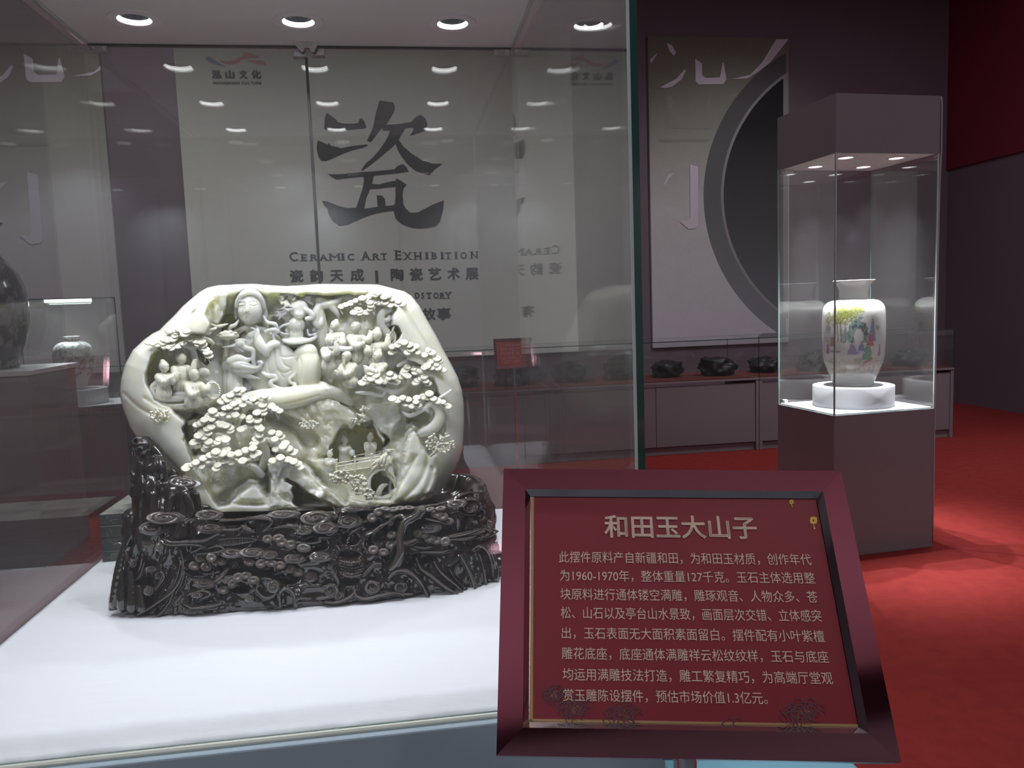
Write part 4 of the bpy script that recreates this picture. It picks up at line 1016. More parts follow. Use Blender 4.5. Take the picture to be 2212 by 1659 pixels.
def vox(A, lo, h, grooves=()):
    np.clip(A, -3 * h - 3, 3 * h + 3, out=A)
    g = vdb.FloatGrid(float(3 * h + 3)); g.copyFromArray(np.ascontiguousarray(A, np.float32), tolerance=0.0)
    pts, quads = g.convertToQuads(isovalue=0.0)
    V = np.asarray(pts, float) * h + lo
    for pl, dep, wd in grooves:
        V[:, 2] -= dep * np.exp(-(poly_dist(np.array(pl, float), V[:, 0], V[:, 1]) / wd) ** 2) * (V[:, 2] > 0 if len(pl[0]) < 3 else V[:, 2] > pl[0][2])
    return V, np.asarray(quads)

def poly_dist(pl, U, Vv):
    pl = spline(pl[:, :2], 4) if len(pl) > 2 else pl[:, :2]
    best = np.full(np.shape(U), 1e9)
    for a, b in zip(pl[:-1], pl[1:]):
        ba = b - a; L2 = max(ba @ ba, 1e-9)
        t = np.clip(((U - a[0]) * ba[0] + (Vv - a[1]) * ba[1]) / L2, 0, 1)
        best = np.minimum(best, (U - a[0] - ba[0] * t) ** 2 + (Vv - a[1] - ba[1] * t) ** 2)
    return np.sqrt(best)

def poly_sd(poly, U, Vv):
    p = np.array(poly, float); best = np.full(U.shape, 1e9); ins = np.zeros(U.shape, bool)
    for a, b in zip(p, np.roll(p, -1, 0)):
        ba = b - a; L2 = max(ba @ ba, 1e-9)
        t = np.clip(((U - a[0]) * ba[0] + (Vv - a[1]) * ba[1]) / L2, 0, 1)
        best = np.minimum(best, (U - a[0] - ba[0] * t) ** 2 + (Vv - a[1] - ba[1] * t) ** 2)
        c = ((a[1] > Vv) != (b[1] > Vv)) & (U < (b[0] - a[0]) * (Vv - a[1]) / (b[1] - a[1] + 1e-12) + a[0]); ins ^= c
    return np.sqrt(best) * np.where(ins, 1, -1)

def solid(name, geo, m, parent, world=True):
    V, Q = geo
    Wd = Pw(V[:, 0], V[:, 1], V[:, 2])
    a, b, c = Wd[Q[:, 0]], Wd[Q[:, 1]], Wd[Q[:, 2]]
    if np.einsum('ij,ij->', a, np.cross(b, c)) + np.einsum('ij,ij->', Wd[Q[:, 0]], np.cross(Wd[Q[:, 2]], Wd[Q[:, 3]])) < 0: Q = Q[:, ::-1]
    me = bpy.data.meshes.new(name)
    me.vertices.add(len(Wd)); me.vertices.foreach_set('co', Wd.astype(np.float32).ravel())
    me.loops.add(len(Q) * 4); me.loops.foreach_set('vertex_index', Q.astype(np.int32).ravel())
    me.polygons.add(len(Q)); me.polygons.foreach_set('loop_start', np.arange(0, len(Q) * 4, 4, dtype=np.int32))
    me.update(calc_edges=True); me.shade_smooth(); me.materials.append(m)
    o = bpy.data.objects.new(name, me); COL.objects.link(o); adopt(o, parent)
    return o
sst = lambda x: np.clip(x, 0, 1) ** 2 * (3 - 2 * np.clip(x, 0, 1))

JADE = mat('pale celadon jade', (0.82, 0.83, 0.75), 0.16, spec=0.55, coat=0.25, sss=0.9, sssr=(0.026, 0.026, 0.019), mix=((0.84, 0.82, 0.67), 7, 0.46, 0.66), bump=(35, 0.06, 4, 0.003))
JADE2 = mat('creamy carved jade', (0.80, 0.77, 0.62), 0.3, spec=0.4, coat=0.05, sss=0.0, sssr=(0.022, 0.021, 0.015), mix=((0.78, 0.77, 0.66), 14, 0.4, 0.65))
jade = root('jade_carving', tuple(P1(640, 1100, 0)), 'pale celadon jade boulder carved with a goddess, figures and pines, on dark wooden base', 'sculpture')

OUT = [(259, 843), (262, 816), (271, 785), (287, 756), (312, 733), (330, 720), (345, 713), (357, 700), (374, 684), (394, 662), (412, 646), (432, 630), (448, 621), (471, 616), (511, 614), (547, 613), (584, 616), (620, 618), (656, 616), (692, 613), (747, 614), (801, 614), (819, 615), (846, 622), (873, 629), (889, 639), (906, 660), (924, 693), (942, 724), (958, 756), (974, 785), (989, 814), (998, 843), (1002, 870), (1003, 912), (1000, 966), (992, 994), (974, 1028), (956, 1057), (944, 1075), (925, 1090), (890, 1097), (800, 1100), (650, 1103), (480, 1106), (440, 1092), (390, 1050), (340, 1003), (303, 957), (281, 922), (268, 890), (261, 865)]
CAV = [(452, 652), (478, 634), (500, 627), (548, 624), (600, 628), (700, 628), (800, 626), (850, 640), (862, 660), (852, 690), (856, 740), (900, 790), (940, 815), (958, 860), (966, 905), (962, 960), (930, 1000), (860, 1088), (760, 1094), (640, 1096), (470, 1098), (415, 1010), (400, 960), (392, 912), (366, 884), (332, 868), (312, 835), (308, 805), (322, 765), (345, 738), (395, 722), (440, 716), (450, 700), (440, 680)]
def jade_block():
    h = 1.7
    us = np.arange(252, 1011, h); vs = np.arange(606, 1110, h); ds = np.arange(-92, 118, h)
    U, Vv = np.meshgrid(us, vs, indexing='ij')
    s = poly_sd(OUT, U, Vv)
    sx_ = np.maximum(s, np.minimum(poly_sd([q for q in OUT if q[1] < 1030] + [(300, 1030), (300, 1260), (980, 1260)][::-1], U, Vv), 200) * (Vv > 900))
    rim = 80 * np.sqrt(np.clip(1 - (1 - np.clip(sx_ / 66, 0, 1)) ** 2, 0, 1))
    hb = 84 * np.sqrt(np.clip(1 - (1 - np.clip(sx_ / 90, 0, 1)) ** 2, 0, 1)) + 5 * fbm(U / 90, Vv / 90, 3.0, 2)
    c = poly_sd(CAV, U, Vv) + 3 * fbm(U / 22, Vv / 22, 1.0, 2)
    hf = rim + 2.5 * fbm(U / 60, Vv / 60, 5.0, 2) * np.clip(s / 30, 0, 1)
    floor = 8 + 11 * fbm(U / 38, Vv / 38, 2.0, 3)
    t = sst(c / 15)
    hf = np.minimum(hf, hf * (1 - t) + floor * t)
    def dig(cx, cyy, rx, ry, dep, soft=0.35):
        nonlocal hf
        q = np.hypot((U - cx) / rx, (Vv - cyy) / ry) + 0.16 * fbm(U / 14, Vv / 14, cx)
        t_ = sst((1 - q) / soft); hf = np.minimum(hf, hf * (1 - t_) + dep * t_)
    def build(poly, top, soft=10, gu=0.0, gv=0.0, rough=3.0, sc=16.0):
        nonlocal hf
        p = np.array(poly, float); cu, cv = p.mean(0)
        d_ = poly_sd(poly, U, Vv) + 2.0 * fbm(U / 9, Vv / 9, cu, 2)
        rr_ = fbm(U / sc, Vv / sc, cv, 3)
        tp_ = top + gu * (U - cu) + gv * (Vv - cv) + rough * (1.2 * rr_ - np.abs(vnoise(U / (sc * .7), Vv / (sc * 1.5), cu)) * 1.3)
        t_ = sst(d_ / soft) ** 0.7
        new = hf * (1 - t_) + tp_ * t_
        hf = np.where(d_ > 0, np.maximum(hf, new), hf)
    def groove(pts, dep, wd):
        nonlocal hf
        hf = hf - dep * np.exp(-(poly_dist(np.array(pts, float), U, Vv) / wd) ** 2) * (s > 4)
    # caves
    for a in ((497, 705, 22, 30, -40), (522, 770, 16, 14, -30), (600, 710, 22, 30, -20), (638, 770, 26, 22, -45), (730, 880, 26, 20, -40), (745, 960, 55, 42, -62), (795, 950, 45, 40, -62), (425, 935, 34, 40, -34), (880, 800, 30, 20, -20), (905, 905, 30, 22, -20), (560, 1010, 40, 16, -30), (440, 760, 18, 30, -26), (852, 720, 16, 20, -30), (520, 900, 60, 26, -25), (600, 960, 30, 30, -30), (935, 860, 20, 16, -25)):
        dig(*a)
    # overhanging veil of rock top left, ledges, walls
    build([(446, 640), (470, 628), (496, 628), (493, 660), (484, 688), (474, 706), (458, 702), (446, 690), (440, 670)], 58, 8, 0.2, -0.1)
    build([(312, 838), (336, 862), (380, 866), (430, 862), (470, 850), (480, 862), (452, 884), (400, 893), (352, 890), (322, 868)], 66, 10, 0, -0.3, 3)
    build([(395, 905), (440, 890), (500, 890), (520, 960), (480, 1010), (420, 1000), (400, 960)], 2, 8, 0, 0, 4)
    build([(555, 852), (640, 846), (705, 846), (760, 876), (778, 900), (762, 934), (742, 922), (728, 950), (708, 990), (690, 986), (684, 946), (656, 918), (625, 905), (590, 886)], 46, 9, -0.05, -0.12, 5, 20)
    build([(768, 878), (812, 872), (862, 858), (872, 905), (852, 930), (842, 952), (815, 934), (800, 906)], 40, 8, 0, -0.15, 4)
    build([(800, 905), (838, 948), (828, 966), (812, 942)], 30, 6)
    build([(744, 900), (775, 905), (768, 925), (752, 930)], 36, 6)
    build([(540, 905), (640, 900), (680, 960), (660, 990), (600, 985), (560, 960)], 4, 12, 0, 0, 6)
    # terrace wall and the mountain on the right
    build([(724, 1004), (765, 998), (850, 984), (858, 1060), (835, 1088), (760, 1090), (738, 1045)], 34, 5, 0, 0, 1.5)
    dig(825, 1046, 27, 29, -46, 0.12)
    build([(782, 1094), (792, 1078), (838, 1076), (850, 1040), (858, 1005), (864, 965), (872, 935), (886, 908), (903, 912), (916, 938), (930, 968), (944, 984), (952, 1020), (942, 1070), (915, 1094)], 84, 20, -0.05, 0.10, 3, 40)
    for g in ([(846, 1070), (880, 1020), (898, 985)], [(864, 1085), (905, 1040), (922, 1000), (931, 975)], [(900, 1084), (924, 1050), (934, 1010)], [(868, 1010), (884, 1000), (892, 985)], [(880, 1080), (930, 1068), (940, 1060)]): groove(g, 9, 4.5)
    build([(395, 985), (430, 975), (462, 990), (470, 1030), (462, 1085), (440, 1095), (405, 1050)], 62, 24, 0, 0.1, 2, 40)
    build([(440, 1000), (520, 985), (575, 1000), (560, 1030), (510, 1045), (470, 1075), (452, 1040)], 30, 14, 0, 0, 4, 20)
    build([(532, 905), (575, 900), (640, 930), (668, 975), (655, 1000), (600, 985), (556, 950)], 26, 14, 0, 0.05, 3, 30)
    build([(660, 990), (700, 985), (724, 1000), (730, 1040), (700, 1030)], 40, 10, 0, 0, 4, 20)
    build([(400, 905), (470, 898), (470, 912), (404, 922)], 30, 5, 0, 0, 1); build([(408, 960), (470, 952), (474, 966), (408, 972)], 26, 4, 0, 0, 1)
    for x_ in (416, 436, 456): build([(x_, 918), (x_ + 6, 918), (x_ + 6, 960), (x_, 960)], 20, 3, 0, 0, 0.5)
    for i_ in range(7): groove([(404 + 10 * i_, 898), (402 + 10 * i_, 918)], 3, 1.6)
    # boulders along the foot
    build([(478, 1102), (486, 1078), (510, 1050), (536, 1031), (562, 1030), (580, 1046), (592, 1076), (596, 1102)], 80, 26, 0.0, 0.15, 2, 50)
    build([(420, 1000), (450, 985), (520, 1000), (500, 1045), (470, 1080), (430, 1060)], 40, 14, 0, 0, 4, 26)
    build([(578, 1100), (584, 1070), (600, 1060), (616, 1076), (634, 1082), (640, 1098)], 86, 8, 0, 0, 3)
    build([(572, 1000), (590, 984), (640, 986), (664, 1002), (700, 1042), (738, 1074), (762, 1098), (730, 1100), (668, 1074), (640, 1050), (622, 1040), (618, 1060), (632, 1074), (610, 1068), (590, 1050), (578, 1030)], 80, 9, -0.12, 0.05, 5, 22)
    build([(578, 1030), (622, 1036), (644, 1048), (634, 1060), (642, 1074), (636, 1082), (648, 1094), (640, 1103), (576, 1103)], 84, 9, 0, 0, 4, 18)
    groove([(600, 1000), (606, 1030), (596, 1060)], 6, 3); groove([(640, 1005), (690, 1050), (730, 1090)], 5, 4)
    build([(740, 1098), (752, 1072), (800, 1084), (815, 1098)], 70, 8, 0, 0, 3)
    # drapery-like flow lines on the smooth rim
    for g in ([(320, 800), (330, 770), (352, 745)], [(312, 860), (360, 885), (420, 888)], [(870, 662), (905, 720), (935, 765)], [(455, 660), (462, 690)], [(470, 640), (474, 690)], [(268, 850), (300, 880), (350, 905)]): groove(g, 5, 4)
    for k in range(5): groove([(570 + 26 * k, 858), (600 + 22 * k, 890), (640 + 16 * k, 915)], 4, 3)
    gu_, gv_ = np.gradient(hf, h); w = 1 / np.sqrt(1 + np.minimum(gu_ ** 2 + gv_ ** 2, 12))
    hf, hb, w, s = [q.astype(np.float32) for q in (hf, hb, w, s)]
    D = ds.astype(np.float32)[None, None, :]
    A = np.maximum((D - hf[:, :, None]) * w[:, :, None], (-hb[:, :, None] - D) * 0.8)
    A = np.maximum(A, -s[:, :, None])
    return vox(A, np.array([us[0], vs[0], ds[0]]), h), (us, vs, hf)
geo, HF = jade_block()
body = solid('boulder', geo, JADE, jade)
def hf_at(u, v):
    i = int(np.clip((u - HF[0][0]) / 1.7, 0, len(HF[0]) - 1)); j = int(np.clip((v - HF[1][0]) / 1.7, 0, len(HF[1]) - 1)); return float(HF[2][i, j])

# ---- the goddess
gp = [El((560, 750, 4), (48, 46, 26)), El((580, 800, 6), (52, 55, 26)), El((541, 706, 18), (15, 16, 14)),
      Tu([(506, 722, 10, 7), (524, 710, 24, 5), (541, 708, 29, 4), (560, 710, 24, 5), (582, 722, 12, 7)]),
      Tu([(500, 735, 8, 12), (505, 765, 12, 13), (528, 790, 20, 12)]), Tu([(592, 735, 10, 14), (606, 765, 16, 15), (600, 790, 24, 13)]),
      # raised forearm with its leaf-shaped sleeve
      Tu([(556, 710, 34, 3.5), (555, 726, 36, 8), (563, 746, 38, 11), (574, 762, 38, 7), (578, 770, 36, 2)]),
      Tu([(600, 742, 32, 6), (588, 744, 38, 8), (580, 752, 40, 7), (574, 764, 40, 5)]),
      # fan of robe falling from the wrist
      El((612, 792, 26), (32, 46, 12)), El((588, 780, 30), (14, 34, 9), 12), El((634, 800, 28), (16, 36, 9), -14),
      Tu([(567, 806, 34, 3), (580, 812, 37, 4), (592, 812, 38, 3), (596, 820, 38, 3), (586, 823, 40, 3), (586, 832, 40, 4), (604, 840, 38, 4), (620, 842, 38, 4), (634, 838, 38, 3.5), (637, 830, 38, 3), (628, 827, 38, 2.5), (626, 818, 38, 2.5), (638, 806, 36, 3), (641, 784, 32, 3)], sub=6),
      # upright knee and the folded leg
      El((667, 800, 28), (28, 53, 27)), Tu([(640, 775, 20, 12), (655, 762, 26, 16), (668, 760, 30, 18)]),
      Tu([(534, 866, 22, 18), (570, 864, 32, 24), (620, 862, 38, 25), (670, 852, 40, 22), (702, 846, 38, 16), (728, 852, 36, 13), (748, 864, 34, 9), (758, 870, 32, 6)]),
      Tu([(690, 832, 36, 8), (702, 836, 40, 9), (712, 848, 40, 8)]),
      # ribbons
      Tu([(515, 692, 34, 2), (508, 702, 37, 3), (498, 706, 36, 3.5), (494, 718, 30, 3.5)]), Tu([(569, 682, 36, 2), (578, 696, 39, 3), (594, 700, 38, 3.6), (600, 711, 34, 3), (612, 726, 26, 2)]),
      Tu([(574, 716, 36, 4), (590, 712, 38, 4), (600, 716, 36, 3), (590, 722, 36, 2.5), (594, 738, 36, 2)])]
for i, (x1, y1) in enumerate(((535, 722), (533, 727), (535, 731), (540, 734))):   # fingers of the raised hand
    gp.append(Tu([(552, 716 + 2.5 * i, 40, 2.2), (544, 718 + 3 * i, 43, 1.9), (x1, y1, 42, 1.4)], 1.5, sub=3))
gp.append(Tu([(553, 714, 40, 2.2), (546, 709, 42, 1.9), (541, 708, 42, 1.4)], 1.5, sub=3))
gg = [([(592, 752), (596, 790), (612, 815)], 2.2, 2.5), ([(604, 756), (612, 785), (628, 795)], 2.2, 2.5), ([(600, 800), (614, 806), (628, 800)], 2.2, 2.4), ([(580, 764), (578, 790), (586, 812)], 2, 2.4), ([(648, 832), (652, 800), (648, 775)], 1.6, 2.4),
      ([(690, 836), (686, 805), (690, 780)], 1.6, 2.4), ([(545, 860), (580, 846), (620, 845)], 2.2, 2.6), ([(560, 878), (620, 872), (690, 854)], 2, 2.4), ([(590, 888), (640, 884), (690, 862)], 2, 2.4), ([(640, 886), (680, 876), (700, 858)], 2, 2.4), ([(715, 842), (728, 856), (742, 876)], 2, 2.4), ([(706, 846), (716, 862), (730, 876)], 2, 2.4), ([(525, 718), (530, 735), (520, 750)], 1.8, 2.2), ([(560, 722), (545, 745), (530, 755)], 1.8, 2.2), ([(605, 770), (620, 772), (640, 768)], 1.6, 2.2)]
goddess = solid('goddess_figure', carve(gp, 1.15, grooves=gg), JADE, jade)
hp = [El((540, 667, 30), (27.5, 36, 26), 0, 3), El((535, 690, 42), (9, 8, 9), 0, 5), El((523, 672, 44), (8, 9, 7), 0, 5), El((551, 672, 44), (9, 9, 7), 0, 5),
      El((510, 676, 24), (5, 15, 6)), El((573, 678, 24), (5.5, 17, 6)),
      Tu([(534.5, 653, 52.5, 1.2), (534, 662, 55, 1.8), (533.5, 669, 57.5, 2.4), (533.5, 672, 56.5, 2.6)], 2.0), El((528.6, 672, 55), (2.2, 1.8, 2.4), 0, 1.5), El((537, 672, 55), (2.2, 1.8, 2.4), 0, 1.5),
      Tu([(515, 651.5, 47, 0.7), (522, 648, 51.5, 0.8), (531, 650.5, 53, 0.7)], 2), Tu([(538, 650.5, 53, 0.7), (548, 648, 51.5, 0.8), (557, 651.5, 46, 0.7)], 2),
      El((522, 657.5, 49.3), (6.5, 3.0, 3.4), 0, 2), El((547.5, 657.5, 49.3), (6.8, 3.0, 3.4), 0, 2),
      El((533.5, 678.6, 53), (5.5, 1.7, 3.2), 0, 1.2), El((533.5, 682.6, 52), (4.6, 2.0, 3.2), 0, 1.2)]
hg = [([(514, 659), (521, 661), (529, 659)], 1.6, 0.9), ([(540, 659), (548, 661), (556, 658)], 1.6, 0.9), ([(527, 680.4), (533, 680.8), (540, 680.4)], 1.6, 0.9)]
head = solid('head', carve(hp, 0.8, grooves=hg), JADE, goddess)
hr = [El((541, 660, 16), (37, 44, 27)), El((540, 632, 26), (30, 16, 20)), El((541, 648, 16), (34, 30, 28))]
hr += [Tu([(511, 662, 36, 5), (514, 648, 41, 5), (524, 636, 45, 5.5), (540, 631, 47, 5.5), (556, 636, 45, 5.5), (566, 649, 40, 5), (570, 664, 34, 5)], 2)]
for i in range(9): hr.append(El((516 + 6 * i, 622 - 3.5 * math.sin(i / 8 * math.pi) + (i % 2) * 3, 36 + 4 * math.sin(i / 8 * math.pi)), 4.4, 0, 1.5))
solid('headdress', carve(hr, 1.0), JADE, goddess)

# ---- crane with lingzhi
cr = [El((505, 790, 20), (27, 18, 14), -8), El((503, 826, 16), (23, 44, 14)), El((514, 850, 22), (16, 26, 10)),
      Tu([(496, 780, 32, 8), (515, 774, 36, 8), (532, 778, 37, 5), (545, 774, 36, 1.5)]), Tu([(505, 788, 32, 10), (525, 790, 36, 10), (546, 796, 36, 6), (566, 792, 34, 1.2)]),
      Tu([(510, 800, 30, 8), (530, 802, 35, 7), (548, 803, 34, 3), (566, 797, 33, 1)]), Tu([(515, 806, 28, 7), (535, 812, 33, 5), (562, 818, 30, 1.2)]),
      Tu([(560, 791, 34, 2.5), (566, 784, 34, 3), (560, 781, 34, 2.2), (556, 785, 34, 1.5)]),
      Tu([(550, 790, 34, 3), (547, 778, 37, 3.6), (548, 764, 37, 4.2), (545, 755, 37, 4.5), (533, 752, 38, 4.6), (524, 748, 38, 5.5)]), El((519, 742, 39), (11, 7.5, 8)),
      Tu([(510, 744, 39, 3.2), (498, 748, 39, 2.2), (480, 750, 38, 1.2)], 1.5), Tu([(510, 749, 39, 1.6), (520, 757, 39, 1.8), (526, 760, 39, 1.4)], 1.5), El((522, 740, 45), 2.2, 0, 1)]
for i in range(7): cr.append(El((509 + 3.8 * i, 736 - 2.2 * math.sin(i / 6 * math.pi), 40), 3.2, 0, 1.2))
crg = [([(500, 790), (505, 820), (500, 860)], 2, 2.4), ([(515, 810), (520, 835), (526, 865)], 2, 2.4), ([(492, 800), (488, 830), (492, 860)], 2, 2.4), ([(520, 786), (545, 792)], 1.6, 1.8), ([(522, 796), (550, 799)], 1.6, 1.8)]
crane = solid('crane', carve(cr, 1.1, grooves=crg), JADE, jade)
lg_ = [El((492, 726, 34), (25, 8, 15)), El((490, 720, 38), (14, 6, 10)), Tu([(492, 732, 30, 5), (488, 760, 20, 6), (486, 790, 14, 7)])]
for x, y in ((478, 721), (487, 717), (498, 717), (508, 720), (503, 724)): lg_.append(El((x, y, 42), (5.5, 3.5, 5), 0, 1.5))
solid('lingzhi_mushroom', carve(lg_, 1.1), JADE2, jade)

# ---- the small deity beside the goddess, and the tall robed figure
sd_ = [El((646, 668, 26), (21, 21, 15)), El((646, 680, 36), (11.5, 11, 8)), El((641, 702, 28), (19, 17, 13)), El((640, 722, 24), (16, 18, 12)),
       Tu([(612, 734, 30, 3.5), (625, 739, 38, 4), (645, 739, 40, 4), (668, 735, 36, 4), (682, 728, 30, 3), (680, 722, 30, 2)]), El((645, 734, 26), (32, 6, 12)),
       Tu([(660, 668, 36, 5), (674, 678, 38, 6), (676, 686, 38, 5), (662, 688, 40, 4)]), El((646, 681, 44), (2, 2.4, 2), 0, 1), El((642, 678, 43), (2.4, 1.4, 1.6), 0, 1), El((651, 678, 43), (2.4, 1.4, 1.6), 0, 1), El((646, 686.5, 43), (2.6, 1, 1.6), 0, 1),
       Tu([(632, 668, 38, 3), (618, 670, 38, 3), (606, 674, 36, 2), (594, 674, 34, 1.2)], 1.5), Tu([(622, 672, 40, 2), (614, 666, 40, 1.6), (604, 668, 40, 1.2)], 1.5), Tu([(634, 664, 40, 2), (624, 660, 40, 2), (612, 664, 38, 1.2)], 1.5), Tu([(618, 676, 38, 2.2), (608, 682, 36, 2), (602, 690, 34, 1.5)], 1.5),
       Tu([(622, 700, 34, 3), (610, 704, 34, 2.4), (602, 712, 32, 2.2), (610, 720, 32, 2.2), (622, 722, 32, 2)], 1.5), Tu([(664, 712, 30, 2), (668, 724, 32, 2.4), (684, 720, 30, 2), (694, 716, 28, 2), (704, 722, 26, 1.5)], 1.5),
       El((682, 700, 26), (6, 4, 5), 0, 2), El((681, 712, 26), (7, 6, 6), 0, 2)]
solid('small_deity', carve(sd_, 1.0, grooves=[([(640, 690), (640, 705), (638, 722)], 1.6, 1.6), ([(628, 705), (634, 720)], 1.4, 1.6), ([(652, 702), (650, 722)], 1.4, 1.6)]), JADE, jade)
tr_ = [El((634, 640, 22), (14, 12, 9)), El((690, 640, 14), (32, 22, 10), 12), El((706, 652, 20), (18, 10, 8)), Tu([(690, 660, 24, 8), (692, 690, 24, 12), (696, 725, 18, 14), (700, 745, 14, 12)]), Tu([(688, 662, 28, 7), (682, 680, 30, 9), (684, 698, 32, 8), (693, 700, 34, 6), (695, 690, 34, 4)]),
       Tu([(694, 700, 34, 4), (692, 712, 32, 2.4), (689, 722, 30, 1.2)]), Tu([(696, 660, 28, 8), (715, 656, 32, 8), (730, 650, 30, 5), (738, 644, 26, 3)]), Tu([(716, 662, 32, 7), (726, 674, 32, 5), (732, 687, 30, 1.2)]), El((694, 649, 28), (13, 7, 8)), El((664, 646, 24), (10, 8, 7)), Tu([(650, 645, 26, 2), (664, 650, 28, 2), (676, 658, 28, 1.6)]),
       Tu([(725, 640, 16, 6), (760, 640, 18, 8), (800, 632, 16, 6)]), Tu([(720, 626, 20, 5), (760, 624, 22, 6), (810, 622, 18, 4)])]
solid('robed_figure', carve(tr_, 1.1, grooves=[([(700, 670), (702, 700), (706, 740)], 2, 2), ([(690, 710), (690, 740)], 2, 2)]), JADE, jade)

# ---- the little people
def figure(name, u, v, d, face, s=1.0, hands=(), skirt=1.0, hat=False, lean=0.0, beard=False, wide=1.0):
    e = lambda c, r, rot=0, k=2.0: El((u + c[0] * s, v + c[1] * s, d + c[2] * s), tuple(q * s for q in r), rot, k)
    t = lambda pts, k=2.0: Tu([(u + a * s, v + b * s, d + c * s, r * s) for a, b, c, r in pts], k, sub=4)
    L = lean
    p = [e((0, 0, 0), (10.5, 11.5, 10.5)), e((face * 4, 4, 2), (7, 7.5, 8), 0, 3), e((face * 9.5, 2, 6), (2.6, 2.2, 2.6), 0, 1.2), e((face * 6 - 2, -1.5, 8.5), (3, 1.4, 1.8), 0, 1), e((face * 6 + 3, -1.5, 8.5 - abs(face)), (3, 1.4, 1.8), 0, 1), e((face * 7, 7, 6.5), (2.8, 1.1, 1.8), 0, 1),
         t([(0, 9, -2, 5), (L * 4, 16, -3, 6)]), t([(-11 * wide + L * 6, 22, -4, 8), (11 * wide + L * 6, 22, -4, 8)]), e((L * 9, 34, -3), (15 * wide, 19, 12), 0, 4), e((L * 13, 54, -4), (17 * wide, 24 * skirt, 13), 0, 4)]
    p.append(e((-face * 3, -10, -1), (5.5, 4.5, 5.5), 0, 2) if not hat else e((0, -10, 0), (9, 4, 9), 0, 1.5))
    if hat: p += [e((-8, -14, 0), (3, 4, 4), 0, 1.2), e((8, -14, 0), (3, 4, 4), 0, 1.2)]
    if beard: p.append(t([(face * 6, 9, 6, 3), (face * 7, 16, 7, 2), (face * 6, 22, 6, 0.8)]))
    for sd2, hx, hy, hz in hands:
        p.append(t([(sd2 * 13 * wide + L * 6, 23, -1, 6.5), ((sd2 * 15 + hx) * 0.55 + L * 4, (26 + hy) * 0.55 + 6, 6 + hz * 0.3, 7), (hx, hy, hz, 4.5)], 2.5))
        p.append(t([(hx, hy, hz, 3.4), (hx + face * 2.5, hy - 2.5, hz + 2, 2.6)], 1.5))
        for q in range(4): p.append(t([(hx + face * 2, hy - 3 + 1.4 * q, hz + 2, 1.1), (hx + face * 6, hy - 4.5 + 1.8 * q, hz + 2.5, 0.9)], 0.8))
    gz = [([(u + (L * 10 + q) * s, v + 28 * s), (u + (L * 11 + q * 1.2) * s, v + 45 * s), (u + (L * 13 + q * 1.3) * s, v + 66 * s)], 1.4 * s, 1.6) for q in (-9, -2, 5, 11)]
    return solid(name, carve(p, max(0.85, s * 1.0), grooves=gz), JADE2 if v < 860 else JADE, jade)
figure('seated_sage', 391, 772, 56, 0.8, 1.12, ((1, 26, 8, 8), (-1, -6, 34, 14)), 0.6, wide=1.1)
figure('praying_sage', 354, 791, 66, 0.9, 1.05, ((1, 17, 20, 12), (-1, 15, 24, 14)), 0.75)
figure('sage_with_beads', 419, 808, 68, 0.7, 1.1, ((1, 30, 20, 8), (-1, 6, 38, 16)), 0.55, wide=1.15)
figure('listening_figure', 724, 703, 46, -0.9, 0.98, ((1, 12, 34, 10),), 0.9, lean=0.5)
figure('leaning_figure', 769, 706, 52, -0.8, 1.08, ((1, 30, 12, 6), (-1, 14, 34, 14)), 0.95)
figure('figure_with_staff', 814, 722, 54, -0.6, 1.1, ((1, 22, 4, 8), (-1, -18, 26, 10)), 0.8)
figure('figure_with_scroll', 712, 735, 58, 0.8, 1.0, ((1, 14, 6, 10), (-1, 2, 30, 14)), 0.7, lean=-0.1)
figure('crouching_figure', 749, 768, 62, -0.8, 1.06, ((1, -20, 34, 10), (-1, -14, 30, 14)), 0.55, lean=0.6, beard=True)
figure('bowed_figure', 817, 768, 62, -1.0, 1.0, ((-1, -26, 26, 10), (1, -20, 30, 12)), 0.9, lean=0.35)
figure('kneeling_figure', 712, 980, 34, 0.9, 0.62, ((1, 16, 24, 8), (-1, 8, 30, 8)), 0.7, hat=True)
figure('bowing_scholar', 744, 950, 8, 0.8, 0.76, ((1, 24, 34, 8), (-1, 12, 24, 10)), 1.0, hat=False)
figure('standing_lady', 800, 944, 8, -0.5, 0.72, ((1, 4, 22, 10), (-1, -4, 26, 10)), 1.15)
# scroll, staff, prayer beads
sc_ = [Tu([(712, 752, 62, 3), (735, 755, 66, 4), (760, 752, 64, 4), (776, 742, 58, 2)], 2), El((740, 752, 62), (30, 5, 5), 6)]
solid('open_scroll', carve(sc_, 1.0), JADE, jade)
st_ = [Tu([(836, 726, 52, 1.6), (846, 718, 52, 1.6), (852, 706, 50, 1.6), (848, 712, 50, 1.4), (854, 722, 48, 1.8), (854, 734, 46, 2.2), (848, 742, 46, 2)], 1.2), Tu([(800, 742, 56, 3), (798, 752, 56, 1.6), (806, 750, 56, 1.4), (798, 762, 56, 4), (794, 768, 56, 4), (788, 760, 56, 1.2)], 1.2), El((797, 765, 56), (7, 6, 5), 0, 1)]
solid('carved_staff', carve(st_, 0.9), JADE2, jade)
bd = [El((461 + 13.5 * math.cos(a), 845 + 18 * math.sin(a), 60 + 3 * math.sin(a)), 2.5, 0, 0.6) for a in np.linspace(0, 2 * math.pi, 25)[:-1]]
solid('prayer_beads', carve(bd, 0.8), JADE2, jade)
